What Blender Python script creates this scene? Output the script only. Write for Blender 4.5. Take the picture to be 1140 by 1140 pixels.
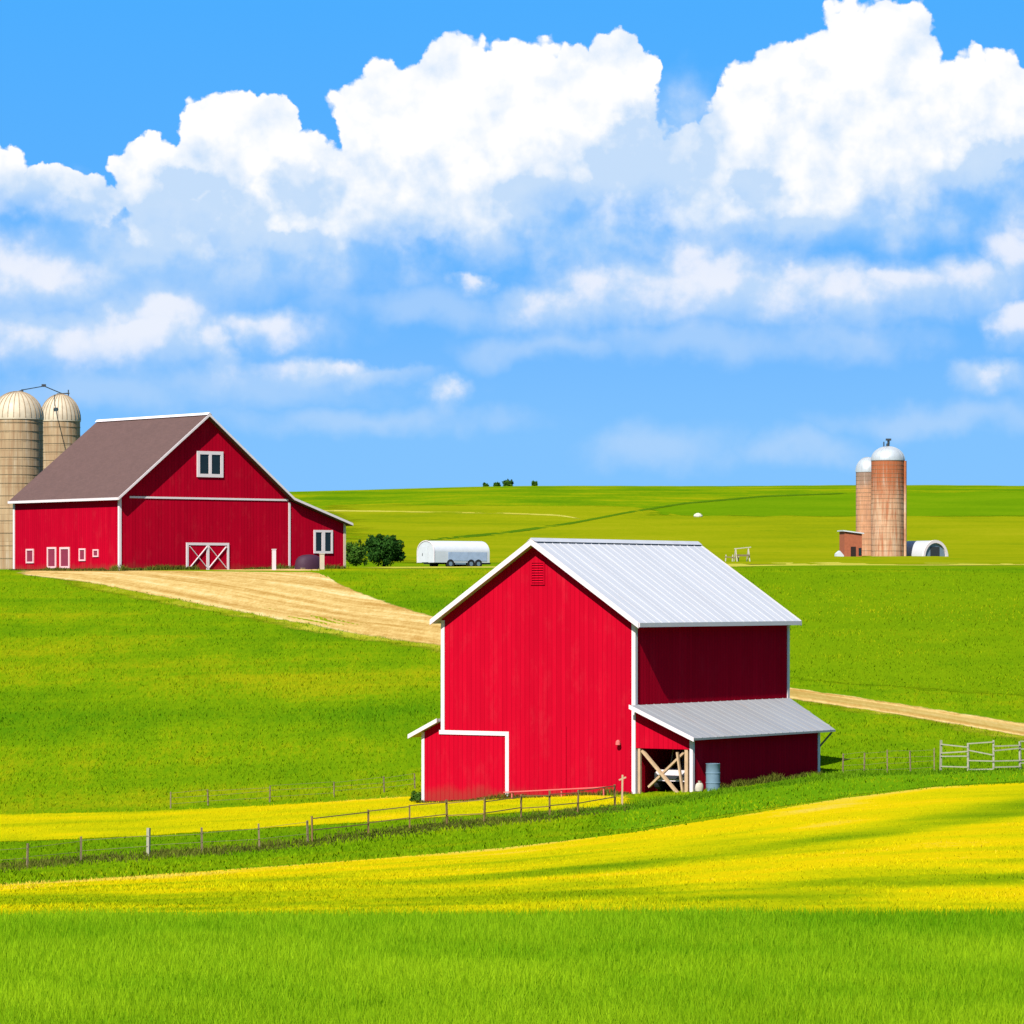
import bpy, math, random
import numpy as np

# ------------------------------------------------------------------ camera, world, sun, exposure
for o in list(bpy.data.objects):
    bpy.data.objects.remove(o)
SC = bpy.context.scene
COL = SC.collection
random.seed(7)
RNG = np.random.default_rng(11)
R = math.radians

F = 4200.0          # focal length in photo pixels (1140 px wide frame)
HZ = 660.0          # row of the eye-level horizon
EYE = 12.0          # eye height above datum

cd = bpy.data.cameras.new('camera')
cam = bpy.data.objects.new('camera', cd)
COL.objects.link(cam)
cam.location = (0, 0, EYE)
cam.rotation_euler = (R(90), 0, 0)
cd.sensor_width = 36.0
cd.lens = 36.0 * F / 1140.0
cd.shift_y = (HZ - 570.0) / 1140.0
cd.clip_start = 0.5
cd.clip_end = 30000
SC.camera = cam

SUN_EL = R(45)
SUN_H = (-math.sin(R(25)), -math.cos(R(25)))
SC.view_settings.view_transform = 'Standard'
SC.view_settings.look = 'None'
SC.view_settings.gamma = 1
SC.view_settings.use_curve_mapping = False
SC.view_settings.exposure = 1.2
GAIN = 2 ** 1.2      # what the exposure multiplies the scene by

sd = bpy.data.lights.new('sun', 'SUN')
sd.energy = 5.0
sd.angle = R(0.5)
sd.color = (1.0, 0.965, 0.9)
sun = bpy.data.objects.new('sun', sd)
COL.objects.link(sun)
from mathutils import Vector, Matrix
svec = Vector((SUN_H[0] * math.cos(SUN_EL), SUN_H[1] * math.cos(SUN_EL), math.sin(SUN_EL))).normalized()
sun.rotation_euler = svec.to_track_quat('Z', 'Y').to_euler()
sun.location = svec * 200


# ------------------------------------------------------------------ node helpers
class NT:
    """tiny expression helper over a node tree"""
    def __init__(self, tree):
        self.t = tree

    def n(self, kind, **kw):
        nd = self.t.nodes.new(kind)
        for k, v in kw.items():
            setattr(nd, k, v)
        return nd

    def put(self, sock, v):
        if isinstance(v, (int, float)):
            sock.default_value = v
        elif isinstance(v, (tuple, list)):
            if len(sock.default_value) == 4 and len(v) == 3:
                v = (*v, 1)
            sock.default_value = v
        elif v is not None:
            self.t.links.new(v, sock)

    def m(self, op, a, b=None, c=None, clamp=False):
        nd = self.n('ShaderNodeMath', operation=op, use_clamp=clamp)
        self.put(nd.inputs[0], a)
        self.put(nd.inputs[1], b)
        if c is not None:
            self.put(nd.inputs[2], c)
        return nd.outputs[0]

    def v(self, op, a, b=None, c=None):
        nd = self.n('ShaderNodeVectorMath', operation=op)
        self.put(nd.inputs[0], a)
        self.put(nd.inputs[1], b)
        if c is not None:
            self.put(nd.inputs[2], c)
        return nd.outputs['Value'] if op in ('LENGTH', 'DOT_PRODUCT', 'DISTANCE') else nd.outputs[0]

    def xyz(self, x=0.0, y=0.0, z=0.0):
        nd = self.n('ShaderNodeCombineXYZ')
        self.put(nd.inputs[0], x); self.put(nd.inputs[1], y); self.put(nd.inputs[2], z)
        return nd.outputs[0]

    def sep(self, vec):
        nd = self.n('ShaderNodeSeparateXYZ')
        self.put(nd.inputs[0], vec)
        return nd.outputs

    def noise(self, vec, scale, detail=4, rough=0.55, dist=0.0, dims='3D', color=False):
        nd = self.n('ShaderNodeTexNoise', noise_dimensions=dims)
        self.put(nd.inputs['Vector'], vec)
        nd.inputs['Scale'].default_value = scale
        nd.inputs['Detail'].default_value = detail
        nd.inputs['Roughness'].default_value = rough
        nd.inputs['Distortion'].default_value = dist
        return nd.outputs['Color' if color else 'Fac']

    def ss(self, x, lo, hi, a=0.0, b=1.0, kind='SMOOTHSTEP'):
        nd = self.n('ShaderNodeMapRange', interpolation_type=kind)
        self.put(nd.inputs['Value'], x)
        self.put(nd.inputs['From Min'], lo); self.put(nd.inputs['From Max'], hi)
        self.put(nd.inputs['To Min'], a); self.put(nd.inputs['To Max'], b)
        return nd.outputs[0]

    def mix(self, fac, a, b, mode='MIX'):
        nd = self.n('ShaderNodeMix', data_type='RGBA', blend_type=mode)
        nd.clamp_factor = True
        self.put(nd.inputs[0], fac)
        self.put(nd.inputs[6], a); self.put(nd.inputs[7], b)
        return nd.outputs[2]

    def attr(self, name):
        return self.n('ShaderNodeAttribute', attribute_name=name).outputs['Fac']


# ------------------------------------------------------------------ world: sky with clouds, laid out by direction
W = bpy.data.worlds.new('World')
SC.world = W
W.use_nodes = True
wt = W.node_tree
wt.nodes.clear()
E = NT(wt)
geo = E.n('ShaderNodeTexCoord').outputs['Generated']
sx, sy, sz = E.sep(geo)
az = E.m('ARCTAN2', sx, sy)
el = E.m('ARCSINE', sz)
SKY_STR = 0.10
sky = E.n('ShaderNodeTexSky', sky_type='NISHITA')
sky.sun_disc = False
sky.sun_elevation = SUN_EL
sky.sun_rotation = math.atan2(SUN_H[0], SUN_H[1])
sky.air_density = 1.0
sky.dust_density = 0.3
sky.ozone_density = 2.5
nishita = E.v('MULTIPLY', sky.outputs[0], (SKY_STR, SKY_STR, SKY_STR))
# the low sky of the photo is a clear azure that pales slightly towards the hills
ramp = E.n('ShaderNodeValToRGB')
cr = ramp.color_ramp
KEYS = [(0.0, (0.25, 0.575, 1.0)), (0.15, (0.22, 0.545, 1.0)), (0.22, (0.18, 0.50, 1.0)), (0.30, (0.118, 0.452, 1.0)), (0.55, (0.076, 0.425, 1.0)), (1.0, (0.06, 0.38, 0.98))]
KEYS = [(p_, tuple(x / GAIN for x in c_)) for p_, c_ in KEYS]
cr.elements[0].position, cr.elements[0].color = KEYS[0][0], (*KEYS[0][1], 1)
cr.elements[1].position, cr.elements[1].color = KEYS[-1][0], (*KEYS[-1][1], 1)
for p_, c_ in KEYS[1:-1]:
    e_ = cr.elements.new(p_)
    e_.color = (*c_, 1)
E.put(ramp.inputs[0], E.ss(el, 0.0, R(16), kind='LINEAR'))
blue = E.mix(E.ss(el, R(14), R(45)), ramp.outputs[0], nishita)

# clouds: lobes (centre x, centre y, radius x, radius y) in hundredths of a radian/42
P = E.xyz(E.m('MULTIPLY', az, F / 100.0), E.m('MULTIPLY', el, F / 100.0), 0.0)
warp = E.v('SUBTRACT', E.noise(P, 0.9, 4, 0.55, color=True, dims='2D'), (0.5, 0.5, 0.5))
warp2 = E.v('SUBTRACT', E.noise(P, 3.2, 5, 0.62, color=True, dims='2D'), (0.5, 0.5, 0.5))


def lobes(Pv, L, tail=1.0):
    """1 at the middle of a lobe, 0 on its outline; tail < 1 lets it trail off below"""
    out = None
    for (cx, cy, rx, ry) in L:
        ir = (100.0 / rx, 100.0 / ry, 0)
        c = ((cx - 570) / 100.0, (HZ - cy) / 100.0, 0)
        q = E.v('MULTIPLY_ADD', Pv, ir, (-c[0] * ir[0], -c[1] * ir[1], 0))
        if tail != 1.0:
            q = E.v('MAXIMUM', q, E.v('MULTIPLY', q, (1, tail, 1)))
        l = E.v('LENGTH', q)
        out = l if out is None else E.m('MINIMUM', out, l)
    return E.m('SUBTRACT', 1.0, out)


CUM = [  # left heap
    (250, 158, 60, 58), (180, 210, 58, 62), (306, 150, 36, 42), (330, 220, 135, 84), (440, 160, 86, 92),
    (512, 108, 66, 70), (590, 130, 100, 88), (640, 110, 62, 62), (692, 90, 46, 56), (440, 245, 150, 60), (665, 165, 96, 84), (570, 205, 130, 70), (225, 255, 100, 50),
    # right heap
    (975, 70, 84, 74), (900, 115, 95, 84), (1085, 130, 105, 72), (985, 170, 190, 100), (835, 140, 58, 58),
    (790, 205, 110, 70), (690, 235, 84, 50), (740, 240, 110, 40), (1175, 140, 80, 76), (930, 225, 200, 56),
    # left edge
    (0, 218, 44, 52), (72, 228, 84, 38), (-40, 250, 60, 60)]
SHADE = [  # parts of the heaps turned away from the sun
    (64, 276, 66, 40), (180, 254, 56, 40), (262, 240, 46, 34), (328, 208, 40, 30), (212, 198, 38, 14),
    (752, 150, 64, 44), (700, 165, 50, 34), (850, 210, 40, 22), (880, 262, 90, 22), (1112, 190, 76, 32), (610, 222, 50, 30), (1000, 262, 120, 22), (330, 276, 60, 14)]
SOFT = [  # low soft bands
    (840, 308, 200, 20), (720, 312, 110, 22), (1010, 312, 140, 16), (150, 362, 150, 22),     (610, 330, 50, 22), (655, 310, 50, 24), (700, 308, 60, 26), (770, 285, 46, 24), (800, 300, 90, 26), (880, 312, 90, 22), (950, 318, 90, 24), (1020, 316, 80, 20), (1080, 308, 60, 20), (1120, 285, 34, 30), (1150, 255, 40, 36),
    (60, 374, 80, 20), (125, 350, 44, 22), (185, 345, 70, 24), (245, 372, 26, 26), (290, 360, 50, 16), (533, 312, 20, 7), (1105, 412, 42, 15), (10, 292, 80, 36), (60, 300, 60, 30),
    (380, 411, 80, 9), (495, 430, 26, 14), (1135, 348, 30, 18)]
VEIL = [  # grey-blue undersides trailing below the heaps
    (150, 280, 220, 60), (330, 285, 200, 44), (560, 240, 150, 60), (735, 165, 90, 90), (640, 265, 120, 36), (930, 245, 250, 44), (1115, 190, 120, 70), (800, 225, 120, 50)]
FAINT = [
    (410, 468, 170, 18), (770, 382, 170, 20), (905, 498, 60, 20), (600, 388, 90, 16), (280, 430, 170, 22), (930, 380, 120, 18),
    (130, 440, 160, 22), (740, 500, 110, 28), (1060, 470, 130, 18), (200, 318, 280, 30), (820, 330, 300, 34), (480, 345, 160, 18), (150, 365, 200, 34)]

WHITE = tuple(x / GAIN for x in (1.04, 1.03, 1.02))
GREY = tuple(x / GAIN for x in (0.56, 0.735, 0.97))
DEEP = tuple(x / GAIN for x in (0.33, 0.60, 0.99))
warp3 = E.v('SUBTRACT', E.noise(P, 9.0, 3, 0.55, color=True, dims='2D'), (0.5, 0.5, 0.5))
wA = E.v('ADD', E.v('MULTIPLY', warp2, (0.15, 0.15, 0)), E.v('MULTIPLY', warp3, (0.06, 0.06, 0)))
Pc = E.v('ADD', E.v('MULTIPLY_ADD', warp, (0.34, 0.30, 0), P), wA)
vor = E.n('ShaderNodeTexVoronoi', voronoi_dimensions='2D', feature='SMOOTH_F1')
E.put(vor.inputs['Vector'], E.v('ADD', P, E.v('MULTIPLY', wA, (0.8, 0.8, 0))))
vor.inputs['Scale'].default_value = 2.1
vor.inputs['Detail'].default_value = 2.0
vor.inputs['Roughness'].default_value = 0.5
vor.inputs['Lacunarity'].default_value = 2.2
vor.inputs['Smoothness'].default_value = 0.1
puff = E.m('SUBTRACT', 0.42, vor.outputs['Distance'])
px_, yl, _z = E.sep(P)
fbm = E.noise(P, 1.1, 5, 0.55, dims='2D')
nz0 = E.m('SUBTRACT', fbm, 0.5)
# the row where each heap's flat base dissolves, along the bearing
br = E.n('ShaderNodeValToRGB')
br.color_ramp.interpolation = 'EASE'
BASE = [(-100, 275), (60, 272), (150, 296), (300, 308), (450, 304), (560, 280), (640, 262), (735, 258), (800, 268), (900, 272), (1000, 270), (1060, 246), (1140, 236), (1300, 240)]
el0, el1 = br.color_ramp.elements
lv = lambda v: ((v - 200) / 120.0,) * 3 + (1,)
el0.position, el0.color = 0.0, lv(BASE[0][1])
el1.position, el1.color = 1.0, lv(BASE[-1][1])
for u_, v_ in BASE[1:-1]:
    e_ = br.color_ramp.elements.new((u_ + 100) / 1400.0)
    e_.color = lv(v_)
E.put(br.inputs[0], E.ss(px_, -6.7, 7.3, kind='LINEAR'))
basey = E.m('SUBTRACT', 4.6, E.m('MULTIPLY', br.outputs[0], 1.2))
habove = E.m('ADD', E.m('SUBTRACT', yl, basey), E.m('MULTIPLY', nz0, 0.9))     # height above the base
fade = E.ss(habove, -0.12, 0.62)
Dc = E.m('ADD', lobes(Pc, CUM), E.m('MULTIPLY_ADD', puff, 0.30, 0.03))
a_c = E.m('MULTIPLY', E.ss(Dc, 0.0, E.m('MULTIPLY_ADD', E.m('SUBTRACT', 1.0, fade), 0.7, 0.085)), fade)
Psh = E.v('ADD', E.v('MULTIPLY_ADD', warp, (0.5, 0.4, 0), P), E.v('MULTIPLY', warp2, (0.30, 0.24, 0)))
sh_ = E.ss(E.m('ADD', lobes(Psh, SHADE, 0.6), E.m('MULTIPLY', puff, -0.35)), -0.12, 0.62)
fl = E.noise(E.v('ADD', P, (-0.22, 0.30, 0)), 1.1, 5, 0.55, dims='2D')
relief = E.m('SUBTRACT', fbm, fl)
soft_sh = E.m('ADD', E.m('MULTIPLY', E.ss(habove, 1.5, 0.1), 0.55), E.m('ADD', E.m('MULTIPLY', relief, -1.6), E.m('MULTIPLY', puff, -0.30)), clamp=True)
shade = E.m('ADD', E.m('MULTIPLY', sh_, 0.70), E.m('MULTIPLY', soft_sh, 1.05), clamp=True)
tex = E.m('ADD', E.m('MULTIPLY', E.sep(warp2)[0], 1.5), E.m('MULTIPLY', E.sep(warp)[1], 2.4))
shade = E.m('ADD', shade, E.m('MULTIPLY', E.m('MULTIPLY', shade, E.m('SUBTRACT', 1.12, shade)), tex), clamp=True)
c_col = E.mix(shade, WHITE, GREY)
Pv = E.v('MULTIPLY_ADD', warp, (0.8, 0.5, 0), P)
a_v = E.m('MULTIPLY', E.ss(E.m('ADD', lobes(Pv, VEIL), E.m('MULTIPLY', nz0, 1.2)), -0.3, 0.9), 0.85)
v_col = E.mix(E.ss(fbm, 0.38, 0.66), DEEP, GREY)
Ps = E.v('ADD', E.v('MULTIPLY_ADD', warp, (0.7, 0.3, 0), P), E.v('MULTIPLY', warp2, (0.30, 0.18, 0)))
Ds = E.m('ADD', lobes(Ps, [(a, b, c * 1.2, d) for a, b, c, d in SOFT], 0.45), E.m('ADD', E.m('MULTIPLY', nz0, 0.45), E.m('MULTIPLY', puff, 0.22)))
a_s = E.m('MULTIPLY', E.ss(Ds, -0.40, 0.75), 0.82)
s_col = E.mix(E.ss(E.m('ADD', Ds, E.m('MULTIPLY', relief, 2.4)), 0.05, 0.95), GREY, tuple(x / GAIN for x in (0.93, 0.94, 1.0)))
Pf = E.v('MULTIPLY_ADD', warp, (1.4, 0.6, 0), P)
a_f = E.m('MULTIPLY', E.ss(E.m('ADD', lobes(Pf, FAINT), E.m('MULTIPLY', nz0, 1.5)), -0.5, 1.0), 0.50)
c0 = E.mix(a_f, blue, GREY)
c0 = E.mix(a_v, c0, v_col)
c1 = E.mix(a_s, c0, s_col)
c2 = E.mix(a_c, c1, c_col)
bg = E.n('ShaderNodeBackground')
E.put(bg.inputs[0], c2)
bg.inputs[1].default_value = 1.0
wo = E.n('ShaderNodeOutputWorld')
wt.links.new(bg.outputs[0], wo.inputs[0])


# ------------------------------------------------------------------ materials
KC = 0.60            # real-world albedos: the picture is exposed bright


def new_mat(name):
    m = bpy.data.materials.new(name)
    m.use_nodes = True
    t = m.node_tree
    t.nodes.clear()
    e = NT(t)
    out = e.n('ShaderNodeOutputMaterial')
    b = e.n('ShaderNodeBsdfPrincipled')
    t.links.new(b.outputs[0], out.inputs[0])
    b.inputs['Specular IOR Level'].default_value = 0.25
    return m, e, b, out


def bump(e, b, h, strength=0.3, dist=0.05):
    nd = e.n('ShaderNodeBump')
    nd.inputs['Strength'].default_value = strength
    nd.inputs['Distance'].default_value = dist
    e.put(nd.inputs['Height'], h)
    e.put(b.inputs['Normal'], nd.outputs[0])


def lin(r, g, b):
    f = lambda c: (c / 255 / 12.92) if c / 255 <= 0.04045 else ((c / 255 + 0.055) / 1.055) ** 2.4
    return (f(r), f(g), f(b))


def sc3(c, k):
    return tuple(max(0.0, x * k) for x in c)


def plain(name, col, rough=0.7, var=0.15, scale=3.0, metal=0.0, bmp=0.0):
    m, e, b, _ = new_mat(name)
    col = sc3(col, KC)
    pos = e.n('ShaderNodeTexCoord').outputs['Object']
    n = e.noise(pos, scale, 4, 0.6)
    e.put(b.inputs['Base Color'], e.mix(n, sc3(col, 1 - var), sc3(col, 1 + var)))
    b.inputs['Roughness'].default_value = rough
    b.inputs['Metallic'].default_value = metal
    if bmp:
        bump(e, b, e.noise(pos, scale * 6, 3), bmp, 0.02)
    return m


def siding(name, col, pitch=0.23, axis='xy', fade=0.25):
    """painted vertical boards or ribbed panels, worn a little"""
    m, e, b, _ = new_mat(name)
    col = sc3(col, KC)
    pos = e.n('ShaderNodeTexCoord').outputs['Object']
    x, y, z = e.sep(pos)
    h = e.m('ADD', x, y)
    s = e.m('FRACT', e.m('DIVIDE', h, pitch))
    groove = e.m('MULTIPLY', e.ss(s, 0.0, 0.10), e.ss(s, 1.0, 0.90))
    board = e.n('ShaderNodeTexWhiteNoise', noise_dimensions='1D')
    e.put(board.inputs['W'], e.m('FLOOR', e.m('DIVIDE', h, pitch)))
    streak = e.noise(e.v('MULTIPLY', pos, (3.5, 3.5, 0.35)), 1.0, 4, 0.6)
    blot = e.noise(pos, 0.45, 3, 0.5)
    k = e.m('ADD', e.m('MULTIPLY', board.outputs['Value'], 0.25), e.m('ADD', e.m('MULTIPLY', streak, 0.45), e.m('MULTIPLY', blot, 0.3)))
    c = e.mix(k, sc3(col, 1 - fade), sc3(col, 1 + fade))
    dust = e.mix(e.m('MULTIPLY', e.ss(streak, 0.56, 0.8), 0.03), c, (0.2, 0.07, 0.06))
    n5 = e.noise(e.v('MULTIPLY', pos, (1.2, 1.2, 0.5)), 1.0, 5, 0.7)
    faded = e.mix(e.m('MULTIPLY', e.ss(n5, 0.50, 0.72), 0.22), dust, sc3((0.50, 0.03, 0.045), KC))
    mud = e.m('MULTIPLY', e.ss(e.m('ADD', z, e.m('MULTIPLY', n5, -1.1)), 0.0, -0.55), 0.5)
    dust = e.mix(mud, faded, sc3((0.22, 0.05, 0.03), KC))
    c = e.mix(e.m('SUBTRACT', 1.0, groove), dust, sc3(col, 0.72))
    e.put(b.inputs['Base Color'], c)
    b.inputs['Roughness'].default_value = 0.7
    b.inputs['Specular IOR Level'].default_value = 0.0
    bump(e, b, e.m('ADD', e.m('MULTIPLY', groove, 0.8), e.m('MULTIPLY', streak, 0.2)), 0.35, 0.02)
    return m


def metal_roof(name, col, dark, pitch=0.6, rust=0.0):
    m, e, b, _ = new_mat(name)
    col = sc3(col, KC); dark = sc3(dark, KC)
    pos = e.n('ShaderNodeTexCoord').outputs['Object']
    x, y, z = e.sep(pos)
    sheet = e.n('ShaderNodeTexWhiteNoise', noise_dimensions='1D')
    e.put(sheet.inputs['W'], e.m('FLOOR', e.m('DIVIDE', y, pitch)))
    streak = e.noise(e.v('MULTIPLY', pos, (0.5, 5.0, 0.5)), 1.0, 5, 0.62)
    blot = e.noise(pos, 0.8, 4, 0.6)
    k = e.m('ADD', e.m('MULTIPLY', sheet.outputs['Value'], 0.3), e.m('ADD', e.m('MULTIPLY', streak, 0.5), e.m('MULTIPLY', blot, 0.25)))
    c = e.mix(k, dark, col)
    if rust:
        c = e.mix(e.m('MULTIPLY', e.ss(streak, 0.5, 0.75), rust), c, (0.16, 0.085, 0.045))
    s = e.m('FRACT', e.m('DIVIDE', y, pitch / 3))
    rib = e.m('MULTIPLY', e.ss(s, 0.0, 0.2), e.ss(s, 1.0, 0.8))
    e.put(b.inputs['Base Color'], c)
    b.inputs['Roughness'].default_value = 0.55
    b.inputs['Metallic'].default_value = 0.15
    bump(e, b, rib, 0.12, 0.02)
    return m


def shingles(name, col):
    m, e, b, _ = new_mat(name)
    col = sc3(col, KC)
    pos = e.n('ShaderNodeTexCoord').outputs['Object']
    x, y, z = e.sep(pos)
    br = e.n('ShaderNodeTexBrick')
    e.put(br.inputs['Vector'], e.xyz(y, e.m('MULTIPLY', x, 1.28), 0.0))
    br.inputs['Scale'].default_value = 1.6
    br.inputs['Mortar Size'].default_value = 0.012
    br.inputs['Color1'].default_value = (*sc3(col, 0.86), 1)
    br.inputs['Color2'].default_value = (*sc3(col, 1.12), 1)
    br.inputs['Mortar'].default_value = (*sc3(col, 0.6), 1)
    n = e.noise(pos, 0.6, 5, 0.6)
    c = e.mix(0.45, br.outputs[0], e.mix(n, sc3(col, 0.75), sc3(col, 1.25)))
    e.put(b.inputs['Base Color'], c)
    b.inputs['Roughness'].default_value = 0.9
    bump(e, b, br.outputs['Fac'], -0.3, 0.03)
    return m


def stave(name, col, rustcol, z_lo=None, z_hi=None, hoop=0.75, stain=0.35):
    """concrete staves with iron hoops; rust stain of its own near the top if z_lo is given"""
    m, e, b, _ = new_mat(name)
    col = sc3(col, KC); rustcol = sc3(rustcol, KC)
    pos = e.n('ShaderNodeTexCoord').outputs['Object']
    x, y, z = e.sep(pos)
    ang = e.m('ARCTAN2', y, x)
    s = e.m('FRACT', e.m('MULTIPLY', ang, 36 / (2 * math.pi)))
    vline = e.m('MULTIPLY', e.ss(s, 0.0, 0.12), e.ss(s, 1.0, 0.88))
    hz_ = e.m('FRACT', e.m('DIVIDE', z, hoop))
    hline = e.ss(hz_, 0.0, 0.09)
    cell = e.n('ShaderNodeTexWhiteNoise', noise_dimensions='2D')
    e.put(cell.inputs['Vector'], e.xyz(e.m('FLOOR', e.m('MULTIPLY', ang, 36 / (2 * math.pi))), e.m('FLOOR', e.m('DIVIDE', z, hoop)), 0))
    n = e.noise(e.v('MULTIPLY', pos, (1, 1, 0.25)), 1.2, 5, 0.65)
    k = e.m('ADD', e.m('MULTIPLY', cell.outputs['Value'], 0.5), e.m('MULTIPLY', n, 0.6))
    c = e.mix(k, sc3(col, 0.78), sc3(col, 1.15))
    if z_lo is not None:
        zz = e.m('ADD', z, e.m('MULTIPLY', e.m('SUBTRACT', n, 0.5), 5.0))
        c = e.mix(e.ss(zz, z_lo, z_hi, 0.0, 0.9), c, rustcol)
    run = e.noise(e.xyz(e.m('MULTIPLY', ang, 4.0), e.m('MULTIPLY', z, 0.12), 3.0), 1.6, 5, 0.65)
    c = e.mix(e.m('MULTIPLY', e.ss(run, 0.46, 0.66), 0.75 * stain), c, rustcol)
    c = e.mix(e.m('MULTIPLY', e.ss(run, 0.46, 0.30), 0.35), c, sc3((0.62, 0.55, 0.45), KC))
    c = e.mix(e.m('MULTIPLY', e.m('SUBTRACT', 1.0, hline), 0.3), c, sc3(rustcol, 0.8))
    c = e.mix(e.m('MULTIPLY', e.m('SUBTRACT', 1.0, vline), 0.35), c, sc3(col, 0.5))
    e.put(b.inputs['Base Color'], c)
    b.inputs['Roughness'].default_value = 0.85
    bump(e, b, e.m('MULTIPLY', vline, hline), 0.4, 0.03)
    return m


GREEN = (0.130, 0.222, 0.002)
GREEN_D = (0.068, 0.165, 0.002)
GREEN_L = (0.250, 0.262, 0.003)


def turf(name, cd_, cm, cl, fine=9.0, streak=(0.05, 0.22), alpha=None, big=0.02, contrast=1.0, along=False, tuft=False, st_amt=0.8):
    """grass or crop seen from afar: patches, drill streaks and a fine upright grain"""
    m, e, b, out = new_mat(name)
    cd_, cm, cl = sc3(cd_, KC), sc3(cm, KC), sc3(cl, KC)
    pos = e.n('ShaderNodeNewGeometry').outputs['Position']
    g = e.noise(e.v('MULTIPLY', pos, (1, 0.13, 0)), fine, 4, 0.75)
    mid = e.noise(e.v('MULTIPLY', pos, (1, 0.22, 0)), 0.5, 5, 0.68)
    lo = e.noise(e.v('MULTIPLY', pos, (1, 0.8, 0)), big, 4, 0.55)
    if along:
        st = e.noise(e.xyz(e.m('MULTIPLY', e.attr('along'), streak[0]), e.m('MULTIPLY', e.attr('across'), streak[1]), 0), 1.0, 5, 0.6)
    else:
        st = e.noise(e.v('MULTIPLY', pos, (streak[0], streak[1], 0)), 1.0, 6, 0.68)
    k = e.m('ADD', e.m('MULTIPLY', e.m('SUBTRACT', g, 0.5), 0.8),
            e.m('ADD', e.m('MULTIPLY', e.m('SUBTRACT', mid, 0.5), 0.7), e.m('ADD', e.m('MULTIPLY', e.m('SUBTRACT', st, 0.5), st_amt), e.m('MULTIPLY', e.m('SUBTRACT', lo, 0.5), 1.7))))
    k = e.m('MULTIPLY_ADD', k, contrast, 0.5, clamp=True)
    c = e.mix(e.ss(k, 0.0, 0.5, kind='LINEAR'), cd_, cm)
    c = e.mix(e.ss(k, 0.5, 1.0, kind='LINEAR'), c, cl)
    if tuft:
        f = e.ss(e.attr('rnd'), 0.0, 1.0, 0.82, 1.28, kind='LINEAR')
        c = e.v('MULTIPLY', c, e.xyz(f, f, f))
    e.put(b.inputs['Base Color'], c)
    b.inputs['Roughness'].default_value = 0.95
    b.inputs['Specular IOR Level'].default_value = 0.0
    bump(e, b, e.m('ADD', g, e.m('MULTIPLY', mid, 0.8)), 0.35, 0.10)
    if alpha:
        w = alpha
        ed = e.attr('edge')
        n2 = e.noise(pos, 1.3 / w, 6, 0.72)
        a = e.ss(e.m('SUBTRACT', ed, e.m('MULTIPLY', e.m('SUBTRACT', n2, 0.28), 2.0 * w)), 0.0, w * 0.6)
        tr = e.n('ShaderNodeBsdfTransparent')
        mx = e.n('ShaderNodeMixShader')
        e.put(mx.inputs[0], a)
        m.node_tree.links.new(tr.outputs[0], mx.inputs[1])
        m.node_tree.links.new(b.outputs[0], mx.inputs[2])
        m.node_tree.links.new(mx.outputs[0], out.inputs[0])
    return m


def crop(name, alpha=None, tuft=False):
    """ripening crop: the tone attribute runs from green shoots to gold to bare stubble"""
    m, e, b, out = new_mat(name)
    pos = e.n('ShaderNodeNewGeometry').outputs['Position']
    g = e.noise(e.v('MULTIPLY', pos, (1, 0.13, 0)), 7.0, 4, 0.75)
    mid = e.noise(e.v('MULTIPLY', pos, (0.35, 0.5, 0)), 0.7, 6, 0.7)
    k = e.m('ADD', e.attr('tone'), e.m('ADD', e.m('MULTIPLY', e.m('SUBTRACT', g, 0.5), 0.35), e.m('MULTIPLY', e.m('SUBTRACT', mid, 0.5), 0.45)), clamp=True)
    rm_ = e.n('ShaderNodeValToRGB')
    el_ = rm_.color_ramp.elements
    cols = [(0.0, (0.115, 0.20, 0.002)), (0.3, (0.25, 0.30, 0.002)), (0.58, (0.45, 0.40, 0.002)), (0.8, (0.58, 0.42, 0.002)), (1.0, (0.58, 0.42, 0.05))]
    el_[0].position, el_[0].color = 0.0, (*sc3(cols[0][1], KC), 1)
    el_[1].position, el_[1].color = 1.0, (*sc3(cols[-1][1], KC), 1)
    for p_, c_ in cols[1:-1]:
        q_ = el_.new(p_)
        q_.color = (*sc3(c_, KC), 1)
    e.put(rm_.inputs[0], k)
    c = rm_.outputs[0]
    if tuft:
        f = e.ss(e.attr('rnd'), 0.0, 1.0, 0.76, 1.25, kind='LINEAR')
        c = e.v('MULTIPLY', c, e.xyz(f, f, f))
    e.put(b.inputs['Base Color'], c)
    b.inputs['Roughness'].default_value = 0.95
    b.inputs['Specular IOR Level'].default_value = 0.0
    bump(e, b, g, 0.3, 0.08)
    if alpha:
        n2 = e.noise(e.v('MULTIPLY', pos, (1, 0.4, 0)), 1.6 / alpha, 6, 0.72)
        a = e.ss(e.m('SUBTRACT', e.attr('edge'), e.m('MULTIPLY', e.m('SUBTRACT', n2, 0.28), 2.0 * alpha)), 0.0, alpha * 0.6)
        tr = e.n('ShaderNodeBsdfTransparent')
        mx = e.n('ShaderNodeMixShader')
        e.put(mx.inputs[0], a)
        m.node_tree.links.new(tr.outputs[0], mx.inputs[1])
        m.node_tree.links.new(b.outputs[0], mx.inputs[2])
        m.node_tree.links.new(mx.outputs[0], out.inputs[0])
    return m


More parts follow.
